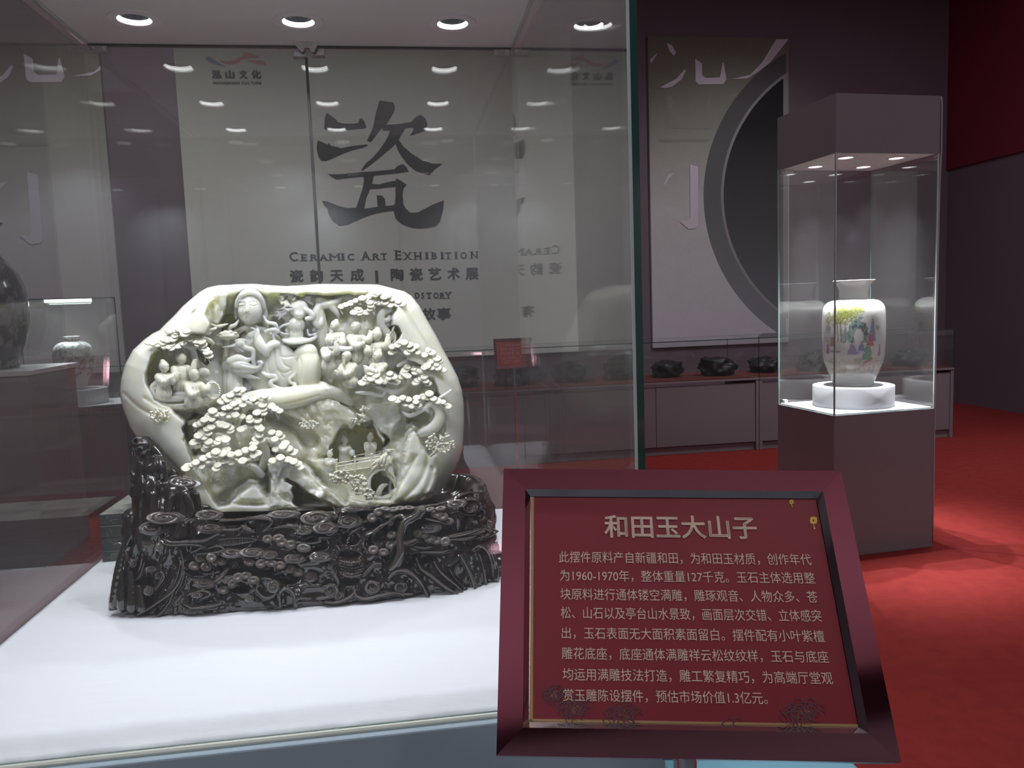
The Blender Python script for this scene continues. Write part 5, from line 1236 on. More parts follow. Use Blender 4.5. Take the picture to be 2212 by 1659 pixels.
bt = [El((440, 802, 50), (13, 8, 9)), El((432, 806, 52), (7, 5, 6)), El((447, 806, 52), (7, 5, 6)), Tu([(440, 808, 48, 4), (446, 820, 48, 3), (460, 824, 48, 1.4), (470, 826, 46, 1)]), El((436, 852, 58), (14, 8, 9)), El((392, 852, 54), (20, 9, 10)), Tu([(330, 855, 56, 5), (328, 835, 56, 4), (340, 828, 56, 4), (345, 838, 54, 3), (330, 842, 56, 3), (340, 860, 58, 5), (370, 862, 60, 6), (398, 860, 58, 5)]), El((338, 828, 54), (7, 7, 6))]
solid('ruyi_and_rock', carve(bt, 1.0), JADE, jade)
cl = [Tu([(412, 718, 52, 5), (428, 728, 54, 5), (450, 735, 50, 5), (462, 742, 46, 2)]), Tu([(420, 712, 50, 3.5), (445, 714, 52, 4), (466, 710, 50, 2.5)]), Tu([(455, 700, 46, 3), (470, 705, 44, 4), (492, 700, 42, 1.5)]), Tu([(430, 722, 52, 4), (448, 722, 52, 3), (456, 718, 50, 1.5)])]
for i in range(14):
    y0 = 666 + 3.5 * i; x0 = 424 - 1.0 * i; sgn = 1 if i % 2 else -1
    cl.append(Tu([(x0, y0, 60, 1.8), (x0 + sgn * 7, y0 + 5, 62, 2.2), (x0 + sgn * 11, y0 + 12, 60, 0.8)], 1.0))
solid('bamboo_spray', carve(cl, 0.95), JADE2, jade)
bl = []
for x0, y0, x1, y1 in ((832, 978, 806, 1018), (834, 976, 818, 1012), (836, 976, 828, 1016), (838, 978, 840, 1010), (840, 980, 850, 1012), (842, 984, 836, 1018), (834, 972, 846, 978), (830, 986, 798, 1010), (828, 992, 800, 1022), (838, 972, 832, 1000), (846, 990, 842, 1008)):
    mx, my = (x0 + x1) / 2 + (y0 - y1) * 0.05, (y0 + y1) / 2
    bl.append(Tu([(x0, y0, 66, 1.4), (mx, my, 72, 3.2), (x1, y1, 68, 0.7)], 0.8))
bl += [Tu([(834, 1012, 62, 2.4), (838, 1026, 56, 2.6), (850, 1040, 50, 2.6), (856, 1056, 44, 3)]), Tu([(852, 972, 62, 1.4), (842, 972, 64, 1.6), (834, 974, 66, 1.8)])]
solid('bamboo_leaves', carve(bl, 0.85), JADE2, jade)
mg_ = [Tu([(826 + 29 * math.cos(a), 1046 + 31 * math.sin(a), 37, 2.6) for a in np.linspace(0, 2 * math.pi, 33)], 1.5, sub=0)]
solid('moon_gate_rim', carve(mg_, 0.9), JADE, jade)
solid('gate_interior', carve([El((826, 1075, 0), (26, 12, 14)), Tu([(816, 1070, 20, 6), (824, 1052, 22, 5), (836, 1046, 18, 2)]), Tu([(845, 1075, 10, 5), (842, 1050, 8, 3), (848, 1030, 6, 2)]), El((838, 1022, 6), (14, 9, 8))], 1.0), JADE, jade)

def rail_bars():
    mb = MB()
    def bar(a, b, r):
        mb.tube([P1(*a), P1(*b)], r * KJ, 4)
    top = lambda u: 1001 - (u - 727) * 0.155
    for u in (727, 767, 803, 836):
        bar((u, top(u) - 6, 42), (u, top(u) + 24, 42), 2.6); mb.lathe([(0, 0), (3.2 * KJ, 0.002), (3.2 * KJ, 0.004), (0, 0.006)], tuple(P1(u, top(u) - 5, 42)), 10)
    for dv in (0, 7, 20): bar((727, top(727) + dv, 42), (838, top(838) + dv, 42), 1.7)
    for u in (747, 785, 820): bar((u, top(u) + 7, 42), (u, top(u) + 20, 42), 1.2)
    for u0, u1 in ((731, 744), (750, 764), (771, 782), (788, 800), (806, 818)): 
        bar((u0, top(u0) + 10.5, 41), (u1, top(u1) + 10.5, 41), 0.8); bar((u0, top(u0) + 16.5, 41), (u1, top(u1) + 16.5, 41), 0.8)
    for u in (757, 795, 828): bar((u, top(u) - 13, 4), (u, top(u) + 6, 4), 1.6)
    for dv in (-11, -4): bar((750, top(750) + dv, 4), (838, top(838) + dv, 4), 1.1)
    return mb.build('balustrade', JADE2, jade)
rail_bars()

# ---- lacy shrubs
def shrub(name, cu, cv, ru, rv, d, n, seed, r=(1.6, 3.2), trunk=()):
    g = np.random.default_rng(seed); p = [Tu(t_, 1.2) for t_ in trunk]
    for i in range(n):
        a = g.random() * 2 * math.pi; q = math.sqrt(g.random())
        x, y, z = cu + ru * q * math.cos(a), cv + rv * q * math.sin(a), d + 7 * (g.random() - 0.3)
        p.append(El((x, y, z), r[0] + (r[1] - r[0]) * g.random(), 0, 1.0))
        if i % 3 == 0: p.append(Tu([(x, y, z, 1.1), (cu + ru * q * 0.5 * math.cos(a), cv + 0.5 * rv * q * math.sin(a), d - 4, 1.2)], 0.8, sub=0))
    return solid(name, carve(p, 0.95), JADE2, jade)
shrub('lace_shrub', 952, 957, 32, 22, 88, 90, 1, trunk=([(930, 985, 84, 3), (940, 975, 88, 3), (945, 962, 90, 2.5), (958, 958, 90, 2)],))
shrub('lace_shrub', 345, 898, 22, 18, 82, 60, 2)
shrub('lace_shrub', 668, 918, 22, 10, 56, 50, 3)
shrub('lace_shrub', 775, 905, 16, 12, 54, 40, 4); shrub('lace_shrub', 788, 884, 10, 7, 54, 24, 5)
shrub('lace_shrub', 735, 1030, 26, 14, 66, 60, 6, (2, 3.6)); shrub('lace_shrub', 776, 1046, 17, 22, 66, 60, 7, (2.2, 4)); shrub('lace_shrub', 798, 1066, 12, 12, 74, 34, 8, (2, 4))
shrub('lace_shrub', 621, 646, 16, 16, 28, 50, 9, (2.5, 5)); shrub('lace_shrub', 478, 1040, 24, 8, 60, 40, 10, (1.6, 3))
shrub('lace_shrub', 858, 640, 0.1, 0.1, 40, 1, 11) if False else None

# ---- pines: trunk, twigs and needle pads
def pad_mesh():
    n, R = 14, 5; V = [(0, 0, 0.10)]; Fc = []
    prof = [(0.22, 0.13), (0.55, 0.12), (0.86, 0.16), (1.0, 0.02), (0.8, -0.16)]
    for r, z in prof:
        for i in range(n):
            a = 2 * math.pi * i / n; k = 1 + (0.03 * math.cos(4 * a) if r > 0.5 else 0)
            V.append((r * k * math.cos(a), r * k * math.sin(a), z))
    Fc += [(0, 1 + i, 1 + (i + 1) % n) for i in range(n)]
    for q in range(R - 1):
        for i in range(n):
            j = (i + 1) % n; Fc.append((1 + q * n + i, 1 + (q + 1) * n + i, 1 + (q + 1) * n + j, 1 + q * n + j))
    Fc.append(tuple(1 + (R - 1) * n + i for i in reversed(range(n))))
    me = bpy.data.meshes.new('needle_pad'); me.from_pydata(V, [], Fc); me.shade_smooth(); me.materials.append(JADE2); return me
PADM = pad_mesh()
def pine(pads, dbase, trunk, seed, rad=9.2, lift=4):
    g = np.random.default_rng(seed); tp_ = [Tu(t_, 2.0, sub=6) for t_ in trunk]
    pos = []
    for u, v in pads:
        d = max(dbase + 9 * (g.random() - 0.5) + 0.10 * (v - np.mean([q[1] for q in pads])), hf_at(u, v) + lift)
        pos.append((u, v, d))
        if g.random() < 0.75: tp_.append(Tu([(u, v + 2, d - 2, 1.3), (u + 5 * (g.random() - 0.5), v + 9, d - 5, 1.0), (u + 12 * (g.random() - 0.5), v + 14 + 4 * g.random(), d - 9, 1.3)], 0.8, sub=0))
    for i in range(len(pos) - 1):
        if np.hypot(pos[i][0] - pos[i + 1][0], pos[i][1] - pos[i + 1][1]) < 26:
            tp_.append(Tu([(pos[i][0], pos[i][1] + 3, pos[i][2] - 5, 1.5), (pos[i + 1][0], pos[i + 1][1] + 3, pos[i + 1][2] - 5, 1.5)], 0.8, sub=0))
    t = solid('pine_tree', carve(tp_, 1.1), JADE, jade)
    for u, v, d in pos:
        o = bpy.data.objects.new('needle_pad', PADM); COL.objects.link(o); o.parent = t
        nrm = Vector((0.26 * (g.random() - 0.5), -0.82 + 0.16 * (g.random() - 0.5), 0.50)).normalized()
        q = nrm.to_track_quat('Z', 'Y'); R = rad * (0.86 + 0.3 * g.random()) * KJ
        o.matrix_world = Matrix.Translation(P1(u, v, d)) @ q.to_matrix().to_4x4() @ Matrix.Rotation(0.5 * (g.random() - 0.5), 4, 'Z') @ Matrix.Diagonal((R, R * 0.80, R * 1.1, 1))
    return t
def conv(l, ox, oy, s=5.53): return [(ox + x / s, oy + y / s) for x, y in l]
A1 = [(1170, 10), (1230, 15), (1200, 45), (1140, 50), (1090, 75), (1040, 100), (990, 150), (1060, 130), (1110, 115), (1180, 110), (1270, 115), (1360, 125), (1420, 90), (1500, 90), (1540, 115), (1400, 160), (1200, 150), (1130, 180), (1080, 215), (1170, 220), (1240, 190), (1030, 230),
      (1480, 190), (1580, 205), (1630, 240), (1680, 265), (1480, 240), (1410, 285), (1490, 290), (1420, 375), (1075, 270), (1000, 300), (930, 305), (880, 265), (840, 320), (1075, 320), (1150, 310), (1225, 330), (1320, 345), (1330, 378)]
A2 = [(780, 370), (870, 360), (740, 410), (930, 385), (900, 420), (985, 425), (1040, 440), (1095, 465), (1090, 500), (860, 455), (810, 480), (750, 520), (830, 530), (710, 560), (780, 580), (690, 430), (1045, 560), (1040, 610), (960, 600), (940, 640), (890, 655), (830, 630), (810, 680), (655, 640), (720, 620), (790, 720),
      (1340, 440), (1265, 465), (1220, 485), (1430, 455), (1455, 480), (1430, 525), (1440, 555), (1395, 600), (1460, 610), (1365, 655), (1390, 650), (1590, 520), (1670, 535), (1700, 575), (1640, 580), (1750, 650), (1720, 690), (1640, 720), (1790, 715), (1850, 760), (1620, 600)]
A3 = [(1045, 730), (920, 750), (920, 785), (850, 795), (1000, 775), (1100, 785), (1190, 770), (1275, 735), (1360, 710), (1380, 755), (770, 830), (830, 860), (760, 870), (680, 880), (640, 910), (580, 930), (560, 950), (750, 930), (940, 910), (920, 955), (1010, 870), (1060, 850), (1100, 880), (1180, 830), (1240, 860), (1310, 830), (1370, 800), (1300, 890), (1420, 770)]
A4 = [(1600, 860), (1690, 820), (1780, 845), (1850, 870), (1900, 900), (1930, 940)]
pine(conv(A1 + A2, 300, 840), 78, [[(560, 1020, 40, 9), (575, 985, 52, 9), (566, 955, 56, 8), (545, 945, 52, 8), (520, 965, 48, 9), (505, 955, 50, 9), (500, 935, 54, 8), (512, 918, 56, 7), (505, 905, 58, 6), (488, 912, 60, 4)], [(566, 955, 56, 6), (580, 950, 60, 5), (600, 962, 64, 4)], [(512, 918, 56, 5), (530, 885, 60, 5), (545, 875, 62, 4), (530, 868, 62, 3)], [(500, 935, 54, 5), (470, 930, 62, 4), (440, 945, 66, 3)], [(505, 905, 58, 4), (480, 895, 62, 3), (455, 905, 66, 2.5)]], 1)
pine(conv(A3, 300, 840), 92, [[(565, 1025, 50, 8), (545, 1008, 62, 7), (515, 1000, 72, 6), (480, 1006, 78, 5), (430, 1010, 80, 3)], [(515, 1000, 72, 4), (505, 990, 80, 3), (475, 985, 82, 2.5)]], 2)
pine(conv(A4, 300, 840), 92, [[(600, 1030, 80, 4), (612, 1005, 84, 4), (640, 1003, 84, 3)]], 3)
B1 = [(990, 350), (1040, 340), (1100, 350), (1170, 350), (1230, 380), (1000, 390), (1010, 410), (850, 420), (870, 450), (800, 470), (860, 480), (950, 470), (990, 430), (700, 380), (760, 360), (820, 330), (900, 300), (980, 280), (1060, 260), (1130, 250), (1200, 270), (1250, 310), (1330, 340), (1380, 370), (650, 400), (1320, 380), (1010, 260), (1080, 235), (1160, 285), (940, 320), (870, 345)]
pine(conv(B1, 620, 590), 58, [[(850, 730, 30, 8), (832, 715, 36, 9), (822, 695, 42, 9), (826, 675, 46, 8), (842, 668, 46, 6), (836, 660, 46, 4), (800, 655, 50, 4), (770, 662, 50, 3)], [(822, 695, 42, 5), (838, 690, 44, 5), (842, 682, 44, 4)]], 4, 8.6)
B2 = [(1260, 880), (1320, 860), (1400, 830), (1460, 860), (1540, 875), (1290, 920), (1360, 945), (1440, 950), (1480, 910), (1560, 945), (1640, 980), (1680, 920), (1730, 950), (1700, 960), (1250, 950), (1740, 1030), (1790, 1020), (1820, 1050), (1710, 1060), (1780, 1090), (1730, 1130), (1800, 1130), (1860, 1160), (1670, 1110), (1640, 1130),
      (1440, 1120), (1410, 1160), (1510, 1140), (1560, 1150), (1530, 1190), (1600, 1170), (1640, 1240), (1610, 1200), (1400, 1200), (1440, 1230), (1560, 1280), (1600, 1260), (1660, 1290), (1530, 1310), (1690, 1320), (1370, 1240)]
pine(conv(B2, 620, 590), 74, [[(905, 880, 50, 10), (915, 855, 52, 10), (935, 838, 52, 10), (945, 820, 52, 9), (935, 802, 54, 7), (915, 795, 56, 6), (905, 785, 58, 5), (880, 782, 60, 5), (860, 790, 62, 4)], [(880, 782, 60, 3), (868, 800, 60, 2.5), (862, 815, 58, 2)], [(915, 795, 56, 4), (920, 780, 60, 3), (945, 785, 62, 3)]], 5)
B3 = [(1000, 1190), (1060, 1220), (980, 1230), (940, 1260), (1010, 1260), (1080, 1260), (1050, 1300), (900, 1310), (960, 1300), (1100, 1290), (1230, 1200), (1280, 1240), (1220, 1250), (1170, 1300), (1240, 1290), (1310, 1300)]
pine(conv(B3, 620, 590), 78, [[(885, 825, 56, 7), (870, 840, 62, 7), (850, 848, 66, 6), (835, 842, 68, 5), (815, 835, 70, 4)], [(835, 842, 68, 4), (825, 855, 66, 3), (800, 850, 66, 4), (770, 848, 60, 3)]], 6)
B4 = [(1260, 1500), (1380, 1490), (1320, 1520), (1450, 1510), (1550, 1490), (1540, 1540), (1620, 1480), (1700, 1440), (1750, 1500), (1680, 1490), (1800, 1530), (1860, 1540), (1920, 1590), (1490, 1590), (1570, 1580), (1420, 1560)]
pine(conv(B4, 620, 590), 86, [[(910, 935, 60, 10), (935, 925, 68, 12), (950, 905, 72, 12), (948, 885, 74, 10), (935, 872, 76, 8), (922, 880, 78, 5), (925, 890, 78, 3)], [(935, 872, 76, 5), (950, 860, 80, 3.5), (965, 850, 82, 2.5), (975, 842, 82, 1.5)], [(922, 880, 78, 4), (905, 890, 80, 4), (885, 898, 80, 4), (870, 890, 80, 2.5)]], 7)
C1 = [(700, 690), (760, 680), (820, 670), (780, 710), (860, 700), (900, 690), (760, 750), (880, 730), (700, 760), (640, 790), (740, 790), (560, 810), (620, 830), (680, 800), (500, 840), (560, 850), (450, 830), (720, 850), (780, 840), (860, 840), (800, 870), (690, 880), (640, 880), (720, 900), (940, 790), (1020, 810), (1080, 820), (1040, 850), (1100, 860), (1090, 900), (1130, 910), (1140, 950), (1170, 950), (1170, 990)]
pine(conv(C1, 240, 590), 70, [[(425, 790, 24, 7), (420, 770, 34, 7), (416, 755, 44, 6), (405, 748, 54, 5), (390, 745, 62, 4), (370, 748, 66, 3)], [(416, 755, 44, 4), (430, 748, 56, 3.5), (445, 760, 58, 3)]], 8, 8.8)
# ------------------------------------------------------------------ dark inscribed slabs stacked behind the wooden base
SLAB = mat('greenish black inkstone', (0.040, 0.046, 0.046), 0.42, spec=0.5, bump=(60, 0.2), mix=((0.060, 0.066, 0.062), 25, 0.4, 0.6))
SLABTOP = mat('pale grey slab top', (0.20, 0.20, 0.175), 0.6, mix=((0.07, 0.07, 0.065), 18, 0.45, 0.62), bump=(30, 0.3))  # paler grey, used on the upward slab faces only
INCISE = mat('pale incised characters', (0.26, 0.26, 0.21), 0.7)
sx0 = CX0 + 0.012
zs = [ZT + 0.0006]
for v in (1192, 1165, 1138, 1112): zs.append(at(220, v, y=-0.242)[2])
sx1 = sx0 + 0.30
order = ['bottom', 'third from top', 'second from top', 'topmost']
for i in range(4):
    z0, z1 = zs[i] + (0.0008 if i else 0), zs[i + 1]
    r = root('inscribed_slab', ((sx0 + sx1) / 2, -0.15, z0), 'dark inscribed stone slab, %s of the stack behind the wooden base' % order[i], 'slab', 'dark inscribed slabs in a stack')
    V = MB().bbox(sx0 + 0.001 * (i % 2), sx1, -0.24 + 0.001 * (i % 2), -0.035, z0, z1, 0.0015)
    idx = None
    mb = V
    nz = []
    me_o = mb.build('slab', [SLAB], r) if False else mesh_obj('slab', mb.V, mb.F, [SLAB, SLABTOP], r)
    for p in me_o.data.polygons:
        if p.normal.z > 0.9: p.material_index = 1
    # incised scratchy seal characters on the front face
    rng = np.random.default_rng(20 + i); mk = MB(); yk = -0.2404 + 0.001 * (i % 2)
    h = z1 - z0
    for c in range(6):
        cx0 = sx0 + 0.012 + c * 0.047 + 0.006 * rng.random()
        for s in range(5):
            x = cx0 + 0.020 * rng.random(); z = z0 + h * (0.2 + 0.55 * rng.random())
            pts = [(x, yk, z)]
            for k in range(3):
                if rng.random() < 0.5: x += 0.010 * (rng.random() - 0.2)
                else: z = min(max(z + h * 0.4 * (rng.random() - 0.5), z0 + 0.004), z1 - 0.004)
                pts.append((x, yk, z))
            mk.tube(pts, 0.00045, 4)
    mk.build('incised_characters', INCISE, r)
# ------------------------------------------------------------------ carved rosewood base
WOOD = mat('dark polished rosewood', (0.017, 0.014, 0.013), 0.14, spec=0.7, coat=0.8, mix=((0.032, 0.018, 0.015), 9, 0.45, 0.7, (1, 1, 0.35)), bump=(70, 0.12, 5, 0.002, (1, 1, 0.25)))
WOOD2 = mat('paler rosewood relief', (0.042, 0.034, 0.031), 0.13, spec=0.7, coat=0.8, mix=((0.055, 0.032, 0.026), 12, 0.45, 0.7), bump=(90, 0.12, 5, 0.0015))  # paler, browner tone so the raised carving reads against the block
wb = root('carved_wooden_base', (-0.036, -0.495, ZT), 'dark carved rosewood base of clouds, pines and waves under the jade boulder', 'wooden base')
BC = np.array([-0.036, -0.497]); BA, BB, BTOP = 0.412, 0.162, 1.036
c5 = lambda l: [(230 + x / 5.144, 1080 + y / 5.144) for x, y in l]
c7 = lambda l: [(640 + x / 4.809, 1020 + y / 4.809) for x, y in l]
STROKES = []   # (points, radius, height)
for l, r, h in ([(330, 1150), (420, 1040), (560, 960), (640, 830), (640, 780)], 14, 5), ([(380, 1260), (600, 1120), (740, 980), (820, 840), (850, 640), (830, 540)], 16, 9), ([(600, 1270), (720, 1120), (760, 1010)], 12, 6), ([(780, 1250), (790, 1130), (840, 1040)], 8, 5), \
        ([(290, 900), (250, 940), (330, 870), (420, 700), (420, 600)], 14, 7), ([(100, 1240), (110, 1050), (150, 880), (200, 800)], 14, 8), ([(190, 1240), (190, 1060), (170, 900)], 10, 6), ([(300, 1200), (300, 1080)], 9, 4), ([(40, 1150), (90, 900), (140, 600), (180, 450)], 16, 8), \
        ([(640, 430), (700, 470), (900, 465), (1100, 455), (1200, 400), (1250, 380)], 9, 8), ([(610, 480), (700, 500), (900, 495), (1060, 510), (1010, 560), (940, 575)], 8, 7), ([(1000, 600), (1200, 590), (1310, 550), (1240, 510), (1120, 540)], 8, 7), ([(1260, 230), (1450, 220), (1600, 200), (1780, 200), (1840, 240), (1790, 310), (1740, 340)], 10, 8), \
        ([(1860, 310), (2000, 290), (2200, 290)], 9, 7), ([(860, 1160), (960, 1200), (1150, 1180), (1270, 1150)], 10, 6), ([(920, 1040), (1080, 1010), (1160, 1050), (1040, 1110)], 12, 7), ([(1260, 500), (1450, 480), (1660, 440)], 12, 5), ([(1320, 340), (1460, 330), (1640, 350)], 8, 5), ([(1500, 290), (1560, 340), (1640, 355)], 10, 6), \
        ([(1700, 900), (1680, 1000), (1760, 1080), (1850, 1060), (1880, 960), (1820, 880), (1720, 860)], 14, 8), ([(1930, 1180), (1920, 1040), (1990, 980), (2080, 1040), (2110, 1180)], 14, 9), ([(870, 640), (880, 800), (860, 900), (800, 1000)], 12, 7), ([(900, 620), (870, 760), (940, 830), (1000, 850), (1160, 800)], 7, 4), ([(350, 100), (340, 250)], 16, 6), ([(880, 20), (900, 200), (890, 380)], 14, 6), ([(980, 100), (950, 260), (960, 380)], 12, 5):
    STROKES.append((c5(l), r / 5.144 * 1.5, h * 1.5))
for l, r, h in ([(980, 1010), (1040, 940), (1080, 830), (1070, 700), (1090, 580), (1130, 500), (1230, 460), (1290, 390)], 40, 14), ([(1120, 450), (1020, 470), (940, 530), (860, 570), (800, 610), (720, 640)], 14, 9), ([(720, 640), (700, 740), (740, 830)], 8, 6), ([(1120, 740), (1200, 730), (1250, 700)], 18, 8), ([(1220, 770), (1330, 790), (1400, 770)], 10, 6), ([(1290, 830), (1400, 830), (1520, 830), (1600, 800)], 10, 7), ([(1340, 480), (1420, 500), (1520, 520)], 10, 7), \
        ([(950, 1100), (1000, 1040), (1080, 1020), (1180, 1040), (1280, 1130), (1360, 1270)], 16, 10), ([(1250, 900), (1300, 1010), (1420, 1090), (1560, 1200), (1680, 1270)], 16, 10), ([(1420, 920), (1500, 1040), (1640, 1160), (1740, 1260)], 16, 9), ([(1570, 960), (1650, 900), (1680, 850)], 14, 7), ([(1580, 1000), (1640, 1100), (1790, 1240)], 14, 8), ([(1700, 850), (1760, 960), (1820, 1100), (1860, 1230)], 14, 8), ([(1820, 800), (1900, 760), (1990, 820), (2040, 960), (2050, 1100)], 18, 9), ([(1880, 830), (1920, 950), (1960, 1200)], 12, 6), ([(1660, 470), (1680, 620)], 22, 8), ([(1790, 480), (1740, 620)], 18, 7), ([(1540, 680), (1640, 660), (1780, 630), (1900, 590)], 22, 12), ([(1580, 690), (1760, 690), (1870, 660)], 12, 7), ([(1880, 690), (1980, 650), (2050, 610)], 12, 8), \
        ([(470, 940), (500, 905), (560, 925), (640, 910), (700, 950)], 8, 7), ([(440, 940), (470, 1080)], 10, 6), ([(710, 960), (660, 1080)], 10, 6), ([(470, 1080), (560, 1060), (650, 1080)], 10, 7), ([(330, 960), (400, 1060), (440, 1140)], 16, 8), ([(700, 1060), (800, 960), (880, 950)], 18, 8), ([(300, 1340), (420, 1350), (560, 1290), (620, 1230)], 12, 8), ([(600, 1180), (620, 1280), (720, 1320), (860, 1280), (1000, 1250), (1120, 1280)], 12, 8), ([(870, 1260), (980, 1240), (1090, 1270)], 8, 6), ([(280, 620), (340, 650), (420, 600), (430, 560)], 10, 7), ([(0, 720), (140, 740), (250, 720), (240, 680), (330, 680)], 9, 7), ([(60, 560), (200, 570), (330, 540)], 9, 7), ([(380, 360), (420, 430), (400, 480)], 9, 6), ([(460, 380), (620, 380), (760, 360), (880, 345)], 9, 9), ([(660, 560), (560, 640), (520, 780)], 14, 5), ([(440, 640), (460, 760), (400, 900)], 14, 5), ([(0, 560), (0, 640), (150, 700)], 10, 6), ([(110, 970), (200, 900), (350, 900)], 10, 6), ([(1150, 900), (1180, 860), (1200, 880), (1180, 930)], 8, 5), ([(1660, 310), (1780, 280), (1860, 280)], 9, 7), ([(1700, 420), (1780, 440), (1860, 410)], 9, 7), ([(170, 1130), (220, 1180), (280, 1100)], 10, 6), ([(60, 1200), (40, 1300)], 20, 6):
    STROKES.append((c7(l), r / 4.809 * 1.5, h * 1.5))
DIGS = [(c5([(x, y)])[0], rx / 5.144, ry / 5.144, d) for x, y, rx, ry, d in ((1080, 420, 90, 30, 12), (1400, 250, 120, 30, 10), (1400, 740, 160, 90, 14), (1700, 790, 140, 80, 16), (1450, 980, 130, 60, 16), (2000, 880, 120, 60, 14), (1720, 500, 90, 40, 14), (1000, 800, 90, 60, 10), (480, 700, 60, 60, 10), (300, 780, 50, 50, 10), (420, 920, 60, 40, 10), (1250, 300, 60, 30, 10), (2100, 600, 60, 50, 12))]
DIGS += [(c7([(x, y)])[0], rx / 4.809, ry / 4.809, d) for x, y, rx, ry, d in ((870, 720, 110, 90, 16), (800, 550, 90, 40, 12), (960, 580, 70, 60, 14), (1250, 560, 60, 90, 16), (1400, 480, 100, 60, 14), (1450, 640, 110, 60, 14), (1300, 900, 130, 50, 16), (560, 860, 90, 40, 14), (560, 1120, 80, 50, 16), (560, 700, 90, 60, 8), (1560, 600, 60, 40, 10), (700, 430, 60, 60, 10), (200, 760, 120, 60, 10), (1150, 950, 60, 60, 12), (60, 880, 60, 60, 12), (1900, 440, 60, 50, 8))]
def base_relief(U, Vv):
    r = 4.5 * fbm(U / 24, Vv / 40, 4.0, 2) - 5 * np.abs(vnoise(U / 13, Vv / 44, 9.0)) + 1.2 * fbm(U / 7, Vv / 10, 2.0, 2)
    fold = 1 - np.abs(vnoise(U / 11 + Vv / 55, Vv / 70, 3.0)) * 2.2
    r = r + 7 * fold * (np.clip((430 - U) / 60, 0, 1) * np.clip((Vv - 1120) / 40, 0, 1) + np.clip((U - 930) / 60, 0, 1) * np.clip((Vv - 1165) / 30, 0, 1))
    for (cu, cv), rx, ry, d in DIGS:
        q = np.hypot((U - cu) / rx, (Vv - cv) / ry); r = r - 1.5 * d * sst((1.2 - q) / 0.45)
    for pts, rad, h in STROKES:
        p = np.array(pts, float); lo, hi = p.min(0) - 1.8 * rad, p.max(0) + 1.8 * rad
        m_ = (U > lo[0]) & (U < hi[0]) & (Vv > lo[1]) & (Vv < hi[1])
        if not m_.any(): continue
        q = poly_dist(p, U[m_], Vv[m_]) / rad
        r[m_] = np.maximum(r[m_] - 4.0 * np.exp(-((q - 1.22) / 0.2) ** 2), np.where(q < 1, 1.15 * h * np.sqrt(np.clip(1 - q * q, 0, 1)) + np.minimum(r[m_], 2) * 0.3, -99))
    return r
def sgnpow(x, p): return np.sign(x) * np.abs(x) ** p
def base_shell():
    tf = np.linspace(-math.pi * 0.06, math.pi * 1.06, 620); tb = np.linspace(math.pi * 1.06, math.pi * 1.94, 130)[1:-1]
    th = np.concatenate([tf, tb]); nz = 150
    t = np.linspace(0, 1, nz)
    T, Z = np.meshgrid(th, t, indexing='ij')
    e = 2 / 3.0
    fl = 1.03 - 0.085 * Z + 0.02 * np.sin(Z * 7 + T * 3) * Z
    X = BC[0] - BA * fl * sgnpow(np.cos(T), e); Y = BC[1] - BB * fl * sgnpow(np.sin(T), e) * (1 - 0.05 * Z)
    top = BTOP + 0.006 * vnoise(X * 16, Y * 16, 0.0) + 0.012 * np.exp(-((X - 0.31) / 0.05) ** 2)
    Zw = ZT + 0.002 + (top - ZT - 0.002) * Z
    nx = -np.cos(T) / BA; ny = -np.sin(T) / BB; ln = np.hypot(nx, ny); nx /= ln; ny /= ln
    P3 = np.stack([X, Y, Zw], -1)
    uv = proj(P3.reshape(-1, 3)); r = base_relief(uv[:, 0].copy(), uv[:, 1].copy()).reshape(T.shape)
    back = sst((T - math.pi * 1.03) / 0.1) * sst((math.pi * 1.97 - T) / 0.1)
    back = np.where((T > math.pi), np.clip(back, 0, 1), 0)
    rb = 8 * fbm(T * 9, Z * 3, 1.0, 3) - 5 * np.abs(vnoise(T * 20, Z * 3, 2.0))
    r = r * (1 - back) + rb * back
    r = r * sst((1.0 - Z) / 0.03 + 0.3)
    foot = np.where(Z < 0.03, -3 * np.abs(vnoise(T * 18, 0, 0)), 0)
    r = (r + foot) * KJ
    P3[..., 0] += nx * r; P3[..., 1] += ny * r
    # rim and sunken tray
    n = len(th); rings = [P3[:, k] for k in range(nz)]
    rim = rings[-1]; cen = np.array([BC[0], BC[1], 0])
    for s, dz in ((0.965, 0.002), (0.93, -0.001), (0.90, -0.016), (0.84, -0.030), (0.5, -0.036), (0.02, -0.036)):
        q = cen + (rim - cen) * s; q[:, 2] = BTOP + dz + (rim[:, 2] - BTOP) * (s > 0.92) + 0.0015 * vnoise(q[:, 0] * 30, q[:, 1] * 30, 5.0); rings.append(q)
    V = np.stack(rings, 1).reshape(-1, 3); k = len(rings)
    I = np.arange(n * k).reshape(n, k); J = np.roll(I, -1, 0)
    Q = np.stack([I[:, :-1], I[:, 1:], J[:, 1:], J[:, :-1]], -1).reshape(-1, 4)
    return V, Q, P3[:620].reshape(-1, 3)
Vb, Qb, FRONT = base_shell()
FUV = proj(FRONT)
a_, b_, c_ = Vb[Qb[:, 0]], Vb[Qb[:, 1]], Vb[Qb[:, 2]]
cc = Vb.mean(0)
if np.einsum('ij,ij->', np.cross(b_ - a_, c_ - a_), (a_ + c_) / 2 - cc) < 0: Qb = Qb[:, ::-1]
mesh_obj('base_block', list(map(tuple, Vb)), [tuple(int(x) for x in q) for q in Qb], WOOD, wb, True)
def on_base(u, v, out=0.0):
    d = (FUV[:, 0] - u) ** 2 + (FUV[:, 1] - v) ** 2; c = np.argsort(d)[:24]
    p = FRONT[c][:, 1].min(); q = at(u, v, y=p - out)          # foremost of the nearby surface points
    return q
